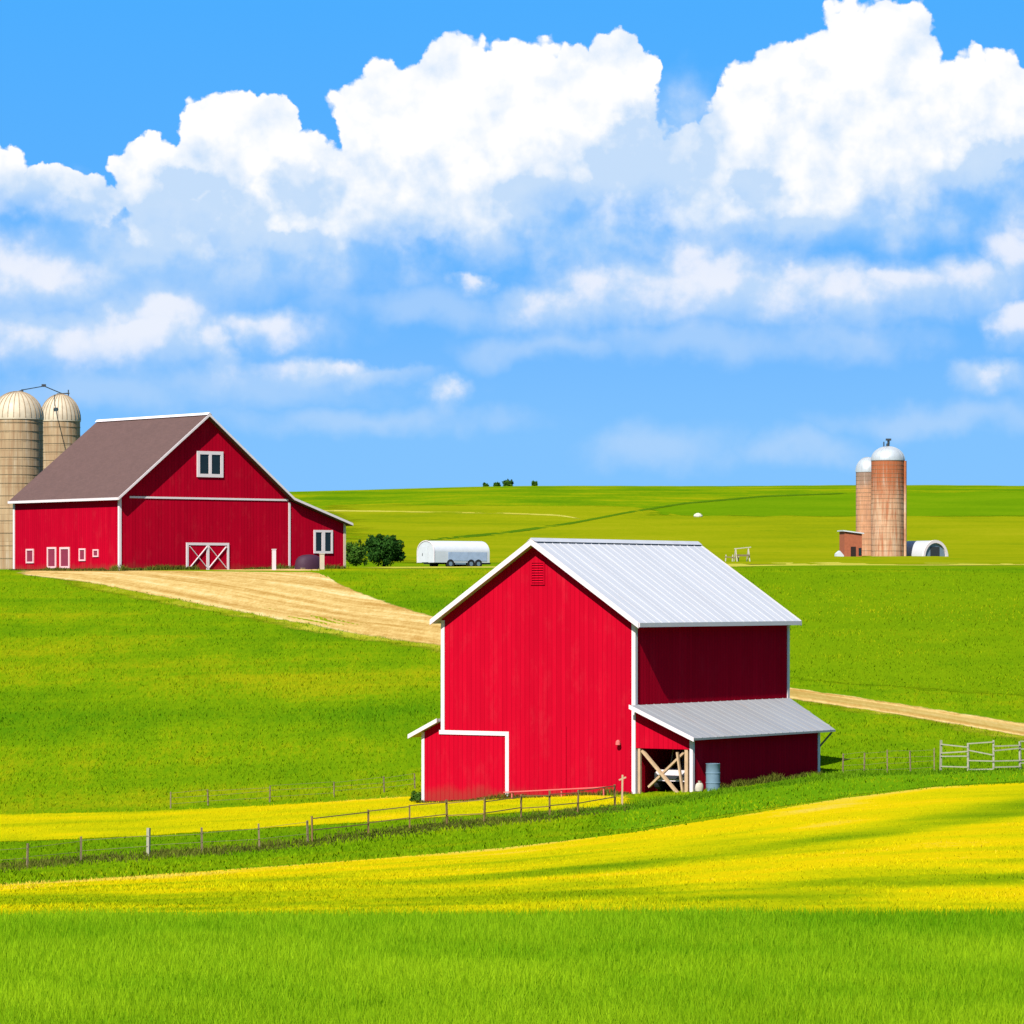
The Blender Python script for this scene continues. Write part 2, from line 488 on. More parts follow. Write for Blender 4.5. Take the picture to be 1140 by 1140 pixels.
def leafy(name, cdark, clight, transl=0.25):
    m, e, b, out = new_mat(name)
    cdark, clight = sc3(cdark, KC), sc3(clight, KC)
    rnd = e.attr('rnd')
    e.put(b.inputs['Base Color'], e.mix(rnd, cdark, clight))
    b.inputs['Roughness'].default_value = 0.6
    b.inputs['Specular IOR Level'].default_value = 0.02
    tl = e.n('ShaderNodeBsdfTranslucent')
    e.put(tl.inputs[0], e.mix(rnd, cdark, clight))
    mx = e.n('ShaderNodeMixShader')
    mx.inputs[0].default_value = transl
    m.node_tree.links.new(b.outputs[0], mx.inputs[1])
    m.node_tree.links.new(tl.outputs[0], mx.inputs[2])
    m.node_tree.links.new(mx.outputs[0], out.inputs[0])
    return m


M = {}
M['red'] = siding('red_paint', (0.47, 0.0028, 0.018))
M['red_far'] = siding('red_paint_far', (0.43, 0.0022, 0.018), 0.3)
M['white'] = plain('white_paint', (0.74, 0.64, 0.64), 0.6, 0.08, 2.0)
M['pink'] = plain('faded_pinkish_white', (0.80, 0.48, 0.48), 0.7, 0.15, 2.0)
M['maroon'] = plain('dull_maroon_shutter', (0.22, 0.02, 0.05), 0.7, 0.3, 2.0)
M['pinkred'] = plain('sun_faded_red_wood', (0.62, 0.12, 0.11), 0.8, 0.25, 3.0)
M['side_shade'] = plain('blue_grey_side_shade', (0.36, 0.44, 0.58), 0.5, 0.25, 2.0)  # shade on the white trailer's side, painted as blue-grey colour
M['cream'] = plain('weathered_cream_board', (0.62, 0.50, 0.36), 0.75, 0.2, 3.0)
M['wood'] = plain('weathered_wood', (0.50, 0.33, 0.19), 0.85, 0.3, 4.0)
M['old_wood'] = plain('grey_brown_wood', (0.22, 0.16, 0.09), 0.9, 0.35, 4.0)
M['pale_wood'] = plain('bleached_wood', (0.52, 0.46, 0.36), 0.85, 0.25, 4.0)
M['brown_wood'] = plain('warm_brown_wood', (0.20, 0.12, 0.04), 0.9, 0.35, 4.0)
M['silver_wood'] = plain('silvery_weathered_wood', (0.33, 0.31, 0.22), 0.85, 0.35, 4.0)
M['tin'] = metal_roof('galvanised_sheet', (0.64, 0.635, 0.65), (0.47, 0.475, 0.50), 0.6, 0.12)
M['old_tin'] = metal_roof('dull_galvanised_sheet', (0.40, 0.40, 0.40), (0.29, 0.29, 0.30), 0.6, 0.3)
M['shingle'] = shingles('brown_shingle', (0.115, 0.062, 0.052))
M['glass'] = plain('dark_window_glass', (0.012, 0.022, 0.024), 0.12, 0.3, 1.0)
M['dark'] = plain('dark_interior_board', (0.02, 0.008, 0.006), 0.9, 0.3, 2.0)
M['stave'] = stave('tan_stave', (0.42, 0.29, 0.16), (0.28, 0.14, 0.06), stain=0.8)
M['stave_far'] = stave('pinkish_stave', (0.56, 0.33, 0.19), (0.36, 0.085, 0.022), 8.0, 14.5, 0.9, 1.0)
M['stave_far2'] = stave('orange_stave', (0.54, 0.26, 0.13), (0.24, 0.16, 0.12), 11.5, 14.0, 0.9)
M['dome'] = plain('cream_sheet_dome', (0.56, 0.46, 0.32), 0.6, 0.35, 2.0, 0.1)
M['rib'] = plain('rusty_rib', (0.34, 0.24, 0.14), 0.7, 0.3, 2.0)
M['grey_dome'] = plain('grey_sheet_dome', (0.47, 0.50, 0.52), 0.45, 0.25, 0.8, 0.2)
M['dome_white'] = plain('bright_sheet_dome', (0.62, 0.63, 0.65), 0.45, 0.12, 2.0, 0.1)
M['iron'] = plain('dark_iron', (0.05, 0.055, 0.06), 0.6, 0.2, 4.0, 0.4)
M['brick'] = plain('orange_brick', (0.36, 0.10, 0.045), 0.9, 0.3, 3.0)
M['grey_steel'] = plain('grey_blue_steel', (0.20, 0.27, 0.33), 0.5, 0.2, 2.0, 0.2)
M['blue_grey'] = plain('blue_grey_plastic', (0.15, 0.23, 0.29), 0.5, 0.2, 5.0)
M['tyre'] = plain('black_rubber', (0.015, 0.015, 0.016), 0.85, 0.2, 5.0)
M['tarp'] = plain('dark_purple_tarp', (0.045, 0.012, 0.03), 0.7, 0.3, 2.0)
M['bark'] = plain('bark', (0.09, 0.06, 0.04), 0.9, 0.3, 6.0)
M['leaf'] = leafy('dark_leaf', (0.010, 0.045, 0.006), (0.040, 0.115, 0.014))
M['leaf_l'] = leafy('mid_leaf', (0.03, 0.09, 0.008), (0.085, 0.18, 0.02))
M['rock'] = plain('pale_field_stone', (0.55, 0.52, 0.40), 0.9, 0.2, 3.0)
M['blade'] = leafy('fresh_grass_blade', (0.165, 0.39, 0.003), (0.50, 0.72, 0.012), 0.5)
M['weed'] = leafy('dry_weed_stem', (0.045, 0.050, 0.010), (0.17, 0.19, 0.02), 0.2)
M['verge'] = leafy('verge_grass_blade', (0.08, 0.22, 0.003), (0.22, 0.38, 0.008), 0.4)
M['straw'] = leafy('yellow_crop_stem', (0.26, 0.27, 0.004), (0.50, 0.41, 0.008), 0.3)


# ------------------------------------------------------------------ terrain
KD = np.array([43, 61, 100, 135, 157, 168, 200, 250, 290, 420, 650, 1000, 1600, 2400.])
KU = np.array([0, 285, 570, 855, 1140.])
KV = np.array([
    [1140, 1008, 975, 962, 921, 907, 790, 682, 637, 632, 622, 590, 556, 600],
    [1140, 1008, 965, 945, 908, 899, 783, 680, 635, 631, 621, 588, 553, 600],
    [1140, 1008, 950, 922, 893, 884, 775, 678, 635, 631, 620, 585, 543.5, 600],
    [1140, 1008, 930, 898, 874, 861, 768, 676, 634, 630, 620, 585, 545, 600],
    [1140, 1008, 915, 883, 864, 845, 762, 674, 633, 630, 620, 585, 546, 600]], float)
KZ = (HZ - KV) * KD / F


def pchip_slopes(x, y):
    h = np.diff(x); dl = np.diff(y) / h
    m = np.zeros_like(y)
    for i in range(1, len(x) - 1):
        if dl[i - 1] * dl[i] > 0:
            w1 = 2 * h[i] + h[i - 1]; w2 = h[i] + 2 * h[i - 1]
            m[i] = (w1 + w2) / (w1 / dl[i - 1] + w2 / dl[i])
    m[0] = dl[0]; m[-1] = dl[-1]
    return m


KS = [pchip_slopes(KD, z) for z in KZ]


def prof(c, d):
    d = np.clip(d, KD[0], KD[-1])
    i = np.clip(np.searchsorted(KD, d, side='right') - 1, 0, len(KD) - 2)
    h = KD[i + 1] - KD[i]; t = (d - KD[i]) / h
    z, s = KZ[c], KS[c]
    return ((1 + 2 * t) * (1 - t) ** 2 * z[i] + t * (1 - t) ** 2 * h * s[i] + t * t * (3 - 2 * t) * z[i + 1] + t * t * (t - 1) * h * s[i + 1])


def zrel(u, d):
    """ground height relative to the eye at bearing u (photo column) and distance d"""
    u = np.asarray(u, float); d = np.asarray(d, float)
    P_ = np.stack([prof(c, d) for c in range(5)])
    q = np.clip((u - KU[0]) / 285.0, -0.999, 4.999)
    i = np.floor(q).astype(int)
    t = q - i
    idx = lambda k: np.take_along_axis(P_, np.clip(i + k, 0, 4)[None], 0)[0]
    p0, p1, p2, p3 = idx(-1), idx(0), idx(1), idx(2)
    z = 0.5 * (2 * p1 + (p2 - p0) * t + (2 * p0 - 5 * p1 + 4 * p2 - p3) * t * t + (3 * p1 - p0 - 3 * p2 + p3) * t ** 3)
    return z


def gz(x, y):
    """terrain height at world x, y"""
    x = np.asarray(x, float); y = np.asarray(y, float)
    dd = np.maximum(y, 55.0)
    u = 570 + F * x / dd
    z = zrel(u, np.maximum(y, 43.0))
    z = z + 0.05 * np.sin(x * 0.31 + y * 0.11) * np.sin(y * 0.23) + np.clip((y - 400) / 1200, 0, 1) * 0.9 * np.sin(x * 0.021 + 1.3) * np.sin(y * 0.012)
    return EYE + z


DG = np.concatenate([np.exp(np.linspace(math.log(44), math.log(1620), 1500))])


def pix(u, v):
    """world point of the terrain seen at photo pixel (u, v)"""
    x = (u - 570) / F * DG
    z = gz(x, DG) - EYE
    vv = HZ - z * F / DG
    vv = np.minimum.accumulate(vv)
    d = np.interp(-v, -vv, DG)
    return np.array([(u - 570) / F * d, d, float(gz((u - 570) / F * d, d))])


def at(u, d, v=None):
    """world point at photo column u and distance d: on the ground, or on row v"""
    x = (u - 570) / F * d
    z = float(gz(x, d)) if v is None else EYE + (HZ - v) * d / F
    return np.array([x, d, z])


# ------------------------------------------------------------------ mesh building
class MB:
    def __init__(self):
        self.v = []; self.f = []

    def add(self, vs, fs):
        o = len(self.v)
        self.v += [tuple(map(float, p)) for p in vs]
        self.f += [tuple(o + i for i in f) for f in fs]
        return self

    def hexa(self, b, t):
        return self.add(list(b) + list(t), [(3, 2, 1, 0), (4, 5, 6, 7), (0, 1, 5, 4), (1, 2, 6, 5), (2, 3, 7, 6), (3, 0, 4, 7)])

    def box(self, x0, x1, y0, y1, z0, z1):
        return self.hexa([(x0, y0, z0), (x1, y0, z0), (x1, y1, z0), (x0, y1, z0)], [(x0, y0, z1), (x1, y0, z1), (x1, y1, z1), (x0, y1, z1)])

    def prism(self, poly, ext):
        """poly: list of 3D points, extruded by the vector ext"""
        n = len(poly); ext = np.array(ext, float)
        vs = [np.array(p, float) for p in poly] + [np.array(p, float) + ext for p in poly]
        fs = [tuple(range(n - 1, -1, -1)), tuple(range(n, 2 * n))] + [(i, (i + 1) % n, n + (i + 1) % n, n + i) for i in range(n)]
        return self.add(vs, fs)

    def bar(self, p, q, w, h=None, up=(0, 0, 1)):
        h = h or w
        p = np.array(p, float); q = np.array(q, float)
        t = (q - p) / np.linalg.norm(q - p)
        a = np.cross(t, up)
        if np.linalg.norm(a) < 1e-4:
            a = np.cross(t, (0, 1, 0))
        a /= np.linalg.norm(a); b = np.cross(a, t)
        k = [(-1, -1), (1, -1), (1, 1), (-1, 1)]
        return self.hexa([p + a * i * w / 2 + b * j * h / 2 for i, j in k], [q + a * i * w / 2 + b * j * h / 2 for i, j in k])

    def tube(self, p, q, r, n=8, r2=None):
        p = np.array(p, float); q = np.array(q, float)
        r2 = r if r2 is None else r2
        t = (q - p) / np.linalg.norm(q - p)
        a = np.cross(t, (0, 0, 1))
        if np.linalg.norm(a) < 1e-4:
            a = np.array((1., 0, 0))
        a /= np.linalg.norm(a); b = np.cross(t, a)
        c = [math.cos(2 * math.pi * i / n) * a + math.sin(2 * math.pi * i / n) * b for i in range(n)]
        vs = [p + k * r for k in c] + [q + k * r2 for k in c]
        return self.add(vs, [(i, (i + 1) % n, n + (i + 1) % n, n + i) for i in range(n)] + [tuple(range(n - 1, -1, -1)), tuple(range(n, 2 * n))])

    def lathe(self, prof_, n=40, c=(0, 0, 0), cap=True):
        vs = []; fs = []
        for (r, z) in prof_:
            for i in range(n):
                a = 2 * math.pi * i / n
                vs.append((c[0] + r * math.cos(a), c[1] + r * math.sin(a), c[2] + z))
        for k in range(len(prof_) - 1):
            for i in range(n):
                j = (i + 1) % n
                fs.append((k * n + i, k * n + j, (k + 1) * n + j, (k + 1) * n + i))
        if cap:
            fs.append(tuple(range(n - 1, -1, -1)))
            fs.append(tuple((len(prof_) - 1) * n + i for i in range(n)))
        return self.add(vs, fs)

    def build(self, name, mat, parent=None, smooth=False):
        me = bpy.data.meshes.new(name)
        me.from_pydata(self.v, [], self.f)
        me.materials.append(mat)
        if smooth:
            me.shade_smooth()
            try:
                me.set_sharp_from_angle(angle=R(40))
            except Exception:
                pass
        me.update()
        o = bpy.data.objects.new(name, me)
        COL.objects.link(o)
        if parent is not None:
            o.parent = parent
        return o


def np_mesh(name, V, Fq, mat, attrs=None, parent=None, smooth=True):
    """V (n,3); Fq (m,k) faces of one size"""
    me = bpy.data.meshes.new(name)
    V = np.asarray(V, np.float32); Fq = np.asarray(Fq, np.int32)
    k = Fq.shape[1]
    me.vertices.add(len(V)); me.vertices.foreach_set('co', V.ravel())
    me.loops.add(Fq.size); me.loops.foreach_set('vertex_index', Fq.ravel())
    me.polygons.add(len(Fq))
    me.polygons.foreach_set('loop_start', np.arange(0, Fq.size, k, dtype=np.int32))
    me.polygons.foreach_set('loop_total', np.full(len(Fq), k, np.int32))
    me.update(calc_edges=True)
    for n_, a in (attrs or {}).items():
        at_ = me.attributes.new(n_, 'FLOAT', 'POINT')
        at_.data.foreach_set('value', np.asarray(a, np.float32))
    if smooth:
        me.polygons.foreach_set('use_smooth', np.ones(len(Fq), bool))
    me.materials.append(mat)
    o = bpy.data.objects.new(name, me)
    COL.objects.link(o)
    if parent is not None:
        o.parent = parent
    return o


def grid_faces(nr, nc):
    i = np.arange(nr - 1)[:, None]; j = np.arange(nc - 1)[None]
    a = i * nc + j
    return np.stack([a, a + 1, a + nc + 1, a + nc], -1).reshape(-1, 4)


def tag(o, label=None, cat=None, group=None, kind=None):
    if label: o['label'] = label
    if cat: o['category'] = cat
    if group: o['group'] = group
    if kind: o['kind'] = kind
    return o


def thing(name, loc, rz, label, cat, group=None):
    o = bpy.data.objects.new(name, None)
    o.empty_display_size = 0.5
    COL.objects.link(o)
    o.location = tuple(map(float, loc)); o.rotation_euler = (0, 0, rz)
    return tag(o, label, cat, group)


# ------------------------------------------------------------------ the ground and the fields laid on it
M['hill'] = turf('hill_grass', GREEN_D, GREEN, GREEN_L, 5.0, (0.014, 0.10), contrast=1.35, st_amt=1.25, big=0.028)
M['hill_tuft'] = turf('hill_grass_tuft', GREEN_D, GREEN, GREEN_L, 5.0, (0.014, 0.10), contrast=1.35, st_amt=1.25, big=0.028, tuft=True)
M['crop'] = crop('ripening_crop', 1.0)
M['crop_tuft'] = crop('ripening_crop_stem', None, True)
rows = np.concatenate([[-400, -150, -60, -20, 0, 15, 25, 33, 39], np.exp(np.linspace(math.log(43), math.log(2400), 460)), [3000, 4200, 7000]])
ts = np.concatenate([[-9000, -4500, -2600, -1700, -1200], np.arange(-800, 1941, 9), [2300, 2900, 3800, 5600, 10000]])
Yg, Tg = np.meshgrid(rows, ts, indexing='ij')
Xg = (Tg - 570) / F * np.maximum(Yg, 55)
Zg = gz(Xg, Yg) - np.maximum(Yg - 2400, 0) * 0.02
ground = np_mesh('ground', np.stack([Xg, Yg, Zg], -1).reshape(-1, 3), grid_faces(len(rows), len(ts)), M['hill'])
tag(ground, kind='structure')


def vnoise(x, y, s, seed):
    """smooth value noise for clumps"""
    rg = np.random.default_rng(seed)
    G = rg.uniform(0, 1, (64, 64))
    x = x / s; y = y / s
    i = np.floor(x).astype(int); j = np.floor(y).astype(int)
    fx_ = x - i; fy_ = y - j
    fx_ = fx_ * fx_ * (3 - 2 * fx_); fy_ = fy_ * fy_ * (3 - 2 * fy_)
    g_ = lambda a, b: G[a % 64, b % 64]
    return (g_(i, j) * (1 - fx_) + g_(i + 1, j) * fx_) * (1 - fy_) + (g_(i, j + 1) * (1 - fx_) + g_(i + 1, j + 1) * fx_) * fy_


TONE_SHIFT = 37.0


def sstep(x, a, b):
    t = np.clip((np.asarray(x, float) - a) / (b - a), 0, 1)
    return t * t * (3 - 2 * t)


def crop_tone(u, t, v):
    """how ripe the crop is at bearing u, fraction t across the field (row v)"""
    u = np.asarray(u, float) + 400
    n1 = vnoise(u / 240, t * 6 + 3, 1, 41); n2 = vnoise(u / 120, t * 19 + 5, 1, 42); n3 = vnoise(u / 150, t * 46, 1, 43)
    u = u - 400
    k = 0.57 + 0.40 * (n1 - 0.5) + 0.34 * (n2 - 0.5) + 0.32 * (n3 - 0.5)
    c1 = np.interp(u, [300, 380, 560, 700, 850, 1000, 1140, 1400], [994, 988, 977, 964, 946, 926, 905, 870])
    s1 = np.interp(u, [300, 700, 1140], [3, 6, 11])
    dd = (v - c1) / s1
    k = k - 0.50 * sstep(u, 330, 560) * np.exp(-np.where(dd > 0, dd * 1.8, dd * 0.75) ** 2)
    c2 = np.interp(u, [400, 700, 1140, 1400], [1003, 992, 980, 972])
    k = k - 0.28 * np.exp(-((v - c2) / 8.0) ** 2)
    k = k - 0.16 * sstep(v, 992, 1008) + 0.12 * sstep(v, 1002, 1011)
    w = np.interp(u, [-200, 300, 900, 1140], [0.34, 0.26, 0.10, 0.03])
    k = k + 0.40 * (1 - sstep(t, 0.02, w)) * np.interp(u, [0, 950, 1140], [1, 0.9, 0.3])
    return k


def strip_tone(u, t, v):
    u = np.asarray(u, float) + 400
    return 0.53 + 0.35 * (vnoise(u / 160, t * 5, 1, 51) - 0.5) + 0.25 * (vnoise(u / 60, t * 14, 1, 52) - 0.5) + 0.28 * (1 - sstep(t, 0.0, 0.4)) * sstep(u - 400, 150, 420)


def band(name, pts, mat, lift=0.03, du=5, nt=10, tone=None):
    """a sheet on the terrain between an upper and a lower edge: pts = (column, upper row, lower row)"""
    pts = np.array(pts, float)
    us = np.arange(pts[0, 0], pts[-1, 0] + 0.1, du)
    top = np.interp(us, pts[:, 0], pts[:, 1]); bot = np.interp(us, pts[:, 0], pts[:, 2])
    V = np.zeros((nt + 1, len(us), 3)); ed = np.zeros((nt + 1, len(us))); ac = np.zeros_like(ed); al = np.zeros_like(ed)
    for j, (u, a, b) in enumerate(zip(us, top, bot)):
        x = (u - 570) / F * DG
        vv = np.minimum.accumulate(HZ - (gz(x, DG) - EYE) * F / DG)
        dv = np.interp(-np.linspace(a, b, nt + 1), -vv, DG)
        V[:, j, 0] = (u - 570) / F * dv; V[:, j, 1] = dv
        V[:, j, 2] = gz(V[:, j, 0], dv) + lift * 0.2 + dv * 4e-5
        ed[:, j] = np.minimum(dv[0] - dv, dv - dv[-1]); ac[:, j] = dv[0] - dv
    al[:] = V[:, :, 0]
    tf = np.linspace(0, 1, nt + 1)[:, None] + 0 * us[None]
    tn = tone(us[None] + 0 * tf, tf, top[None] * (1 - tf) + bot[None] * tf) if tone else np.zeros_like(ed)
    e2 = np.minimum(V[:, :, 0] - V[:, :1, 0], V[:, -1:, 0] - V[:, :, 0])
    ed = np.minimum(ed, np.maximum(e2, 0) + 0.0)
    o = np_mesh(name, V.reshape(-1, 3), grid_faces(nt + 1, len(us)), mat,
                {'edge': ed.ravel(), 'across': ac.ravel(), 'along': al.ravel(), 'tone': tn.ravel(), 'inner': (V[:, :, 1] - V[-1:, :, 1]).ravel()})
    tag(o, kind='structure')
    return o


YEL_D = (0.27, 0.33, 0.003); YEL = (0.47, 0.42, 0.002); YEL_L = (0.63, 0.45, 0.003)
M['yellow'] = turf('yellow_crop', YEL_D, YEL, YEL_L, 5.0, (0.022, 0.30), alpha=1.6, along=True, contrast=1.7)
M['streak'] = turf('green_crop_streak', (0.16, 0.25, 0.003), (0.24, 0.30, 0.003), (0.36, 0.37, 0.004), 5.0, (0.03, 0.4), alpha=2.6, along=True)
M['stubble'] = turf('tan_stubble', (0.38, 0.33, 0.02), (0.52, 0.40, 0.06), (0.56, 0.45, 0.12), 5.0, (0.04, 0.5), alpha=1.4, along=True)


def track(name, alpha, lane):
    """sandy track: pale wheel lines and browner, stonier ground between them"""
    m, e, b, out = new_mat(name)
    pos = e.n('ShaderNodeNewGeometry').outputs['Position']
    inn, al, ed = e.attr('inner'), e.attr('along'), e.attr('edge')
    n1 = e.noise(e.xyz(e.m('MULTIPLY', al, 0.05), e.m('MULTIPLY', inn, 0.9 if lane else 0.24), 0.0), 1.0, 5, 0.62)
    n2 = e.noise(e.v('MULTIPLY', pos, (1, 0.25, 0)), 1.3, 5, 0.7)
    g = e.noise(e.v('MULTIPLY', pos, (1, 0.13, 0)), 6.0, 3, 0.75)
    k = e.m('ADD', e.m('MULTIPLY', e.m('SUBTRACT', n1, 0.5), 2.6), e.m('ADD', e.m('MULTIPLY', e.m('SUBTRACT', n2, 0.5), 1.1), e.m('MULTIPLY', e.m('SUBTRACT', g, 0.5), 0.8)))
    k = e.m('ADD', k, 0.36, clamp=True)
    c = e.mix(e.ss(k, 0.0, 0.5, kind='LINEAR'), sc3((0.40, 0.225, 0.055), KC), sc3((0.58, 0.40, 0.14), KC))
    c = e.mix(e.ss(k, 0.5, 1.0, kind='LINEAR'), c, sc3((0.72, 0.57, 0.30), KC))
    if lane:
        mid_ = e.m('MULTIPLY', e.ss(e.m('ADD', ed, e.m('MULTIPLY', n2, 1.2)), 2.0, 2.6), 0.55)
        c = e.mix(mid_, c, sc3((0.30, 0.22, 0.05), KC))
    e.put(b.inputs['Base Color'], c)
    b.inputs['Roughness'].default_value = 0.95
    b.inputs['Specular IOR Level'].default_value = 0.0
    bump(e, b, e.m('ADD', n1, n2), 0.3, 0.1)
    n3 = e.noise(e.v('MULTIPLY', pos, (1, 0.4, 0)), 0.9, 6, 0.72)
    a = e.ss(e.m('SUBTRACT', ed, e.m('MULTIPLY', e.m('SUBTRACT', n3, 0.28), 2.0 * alpha)), 0.0, alpha * 0.6)
    tr = e.n('ShaderNodeBsdfTransparent')
    mx = e.n('ShaderNodeMixShader')
    e.put(mx.inputs[0], a)
    m.node_tree.links.new(tr.outputs[0], mx.inputs[1])
    m.node_tree.links.new(b.outputs[0], mx.inputs[2])
    m.node_tree.links.new(mx.outputs[0], out.inputs[0])
    return m


M['dirt'] = track('sandy_yard', 2.2, False)
M['dirt_narrow'] = track('sandy_lane', 0.9, True)
M['rough'] = turf('rough_brownish_verge', (0.14, 0.185, 0.003), (0.22, 0.25, 0.006), (0.36, 0.34, 0.03), 3.0, (0.05, 0.3), alpha=4.5, contrast=1.6)
M['path'] = turf('pale_track', (0.34, 0.32, 0.03), (0.42, 0.38, 0.05), (0.50, 0.45, 0.09), 2.0, (0.02, 0.1), alpha=4.0, along=True)
M['upland'] = turf('upland_pasture', (0.15, 0.205, 0.003), (0.215, 0.245, 0.003), (0.265, 0.268, 0.006), 1.0, (0.01, 0.05), alpha=18.0, along=True)
M['upfield'] = turf('upland_green_crop', (0.085, 0.178, 0.002), (0.110, 0.212, 0.002), (0.145, 0.235, 0.003), 1.0, (0.008, 0.05), alpha=10.0, along=True)
M['midgreen'] = turf('mid_green_crop', (0.090, 0.178, 0.002), (0.130, 0.218, 0.002), (0.175, 0.245, 0.003), 3.0, (0.02, 0.12), alpha=3.0, along=True)
M['hedge_line'] = turf('dark_hedge_bank', (0.05, 0.115, 0.004), (0.065, 0.145, 0.004), (0.08, 0.17, 0.006), 1.0, (0.02, 0.1), alpha=5.0, along=True)
M['lowgrass'] = turf('foreground_soil_grass', (0.12, 0.25, 0.003), (0.17, 0.32, 0.004), (0.22, 0.36, 0.006), 6.0, (0.3, 0.3))
M['verge_t'] = turf('verge_turf', (0.07, 0.185, 0.002), (0.105, 0.23, 0.003), (0.16, 0.27, 0.006), 5.0, (0.05, 0.3), alpha=1.2, along=True)

CROP = [(-260, 996, 1024), (0, 984, 1024), (200, 972, 1024), (400, 957, 1024), (560, 944, 1024), (700, 927, 1024), (820, 908, 1024), (940, 888, 1024), (1040, 876, 1024), (1140, 871, 1024), (1400, 866, 1024)]
STRIP = [(-260, 913, 944), (0, 906, 939), (150, 903, 933), (300, 896, 923), (400, 889, 917), (455, 885, 913), (560, 883, 907), (660, 885, 901), (720, 889, 895)]
band('crop_field', CROP, M['crop'], 0.03, 6, 70, crop_tone)
band('stubble_field', STRIP, M['crop'], 0.05, 6, 16, strip_tone)
band('verge', [(640, 901, 930), (700, 896, 926), (740, 893, 919), (780, 884, 912), (860, 872, 900), (950, 862, 886), (1040, 858, 876), (1140, 854, 871), (1300, 850, 868)], M['verge_t'], 0.035, 6, 8)
band('track_verge', [(40, 634, 652), (100, 638, 660), (200, 652, 679), (300, 671, 699), (400, 690, 718), (490, 704, 731), (600, 722, 748), (800, 757, 781), (880, 763, 790), (1000, 780, 808), (1140, 802, 832), (1350, 830, 862)], M['rough'], 0.04, 6, 10)
band('dirt_road', [(10, 635.5, 639), (100, 634.2, 651), (200, 633.4, 670), (300, 633.4, 690), (345, 633, 698), (356, 634, 700), (364, 639, 702), (374, 647, 704), (400, 658, 709), (440, 672, 715), (490, 687, 722), (560, 702, 735), (640, 714, 746)], M['dirt'], 0.05, 5, 14)
band('dirt_road', [(560, 705, 728), (700, 735, 752), (800, 752, 768), (880, 764.5, 780), (1000, 781.5, 798), (1140, 804, 821), (1350, 831, 850)], M['dirt_narrow'], 0.06, 5, 10)
band('upland', [(330, 560, 628), (700, 562, 628), (760, 572, 629), (1140, 574, 629), (1500, 574, 629)], M['upland'], 0.06, 8, 30)
band('upland_field', [(700, 571, 575), (760, 561, 575), (850, 553, 576), (955, 549, 576), (1140, 546.8, 575), (1500, 547, 575)], M['upfield'], 0.12, 8, 20)
band('mid_field', [(600, 634, 700), (880, 632, 760), (1000, 632, 770), (1140, 632, 780), (1500, 632, 790)], M['midgreen'], 0.03, 8, 24)
band('field_track', [(380, 630.8, 633.4), (480, 630.8, 633.2), (640, 630.4, 632.4), (800, 627, 631.5), (930, 626, 630.2), (1140, 627.5, 629.8), (1400, 628, 630)], M['path'], 0.06, 6, 4)
band('upland_track', [(300, 567, 569.2), (420, 568.4, 570.4), (560, 570.5, 572.6), (620, 572.5, 574.8), (655, 578, 580)], M['path'], 0.2, 6, 3)
band('hedge_bank', [(460, 601, 604.5), (560, 592, 595.5), (640, 580.5, 583.5), (700, 569, 572), (760, 559.5, 562), (850, 551.5, 553.8), (955, 548, 549.6)], M['hedge_line'], 0.2, 6, 3)


# ------------------------------------------------------------------ near barn
def u_solve(o, dx, dy, target):
    """length along the plan direction (dx, dy) from o at which the photo column is target"""
    k = (target - 570) / F
    return (k * o[1] - o[0]) / (dx - k * dy)


def window(mb_frame, x0, x1, z0, z1, t, y, d=0.06):
    mb_frame.box(x0, x1, y - d, y, z1 - t, z1); mb_frame.box(x0, x1, y - d, y, z0, z0 + t)
    mb_frame.box(x0, x0 + t, y - d, y, z0 + t, z1 - t); mb_frame.box(x1 - t, x1, y - d, y, z0 + t, z1 - t)


O = at(707, 157, 893)
TH = R(-34)
ax = (math.cos(TH), math.sin(TH)); ay = (-math.sin(TH), math.cos(TH))
Wn = -u_solve(O, ax[0], ax[1], 492)
Wn = abs(Wn)
Dn = u_solve(O, ay[0], ay[1], 878)
Sn = u_solve(O, ax[0], ax[1], 771)
barn = thing('barn', O, TH, 'tall bright red barn with galvanised tin roof and open lean-to shed, nearest the yellow field', 'barn')


def nz(v, x, y):
    """local height of photo row v at local plan point x, y of the near barn"""
    d = O[1] + ax[1] * x + ay[1] * y
    return EYE + (HZ - v) * d / F - O[2]


oa_r, oa_l, ob_f, ob_b = 0.45, 0.32, 0.41, 0.32
zr_ = nz(601, -Wn / 2, -ob_f)                    # ridge top
ze_ = nz(694, oa_r, -ob_f)                       # top of the right eave edge
sl = (zr_ - ze_) / (Wn / 2 + oa_r)
RT = 0.16                                        # roof thickness
zw = zr_ - RT - sl * Wn / 2                      # wall top at eaves
g = MB().prism([(-Wn, 0, -1.5), (0, 0, -1.5), (0, 0, zw), (-Wn / 2, 0, zr_ - RT), (-Wn, 0, zw)], (0, Dn, 0))
g.build('wall', M['red'], barn)
rf = MB()
rp = [(-Wn - oa_l, zr_ - sl * (Wn / 2 + oa_l)), (-Wn / 2, zr_), (oa_r, ze_)]
poly = [(p[0], -ob_f, p[1]) for p in rp] + [(p[0], -ob_f, p[1] - RT + 0.012) for p in reversed(rp)]
rf.prism(poly, (0, Dn + ob_f + ob_b, 0))
nrib = int((Dn + ob_f + ob_b) / 0.6)
for k in range(nrib + 1):
    y = -ob_f + 0.05 + k * (Dn + ob_f + ob_b - 0.1) / nrib
    rf.bar((-Wn / 2, y, zr_ + 0.008), (oa_r, y, ze_ + 0.008), 0.045, 0.035)
    rf.bar((-Wn / 2, y, zr_ + 0.015), (-Wn - oa_l, y, rp[0][1] + 0.015), 0.05, 0.05)
roof = rf.build('roof', M['tin'], barn)
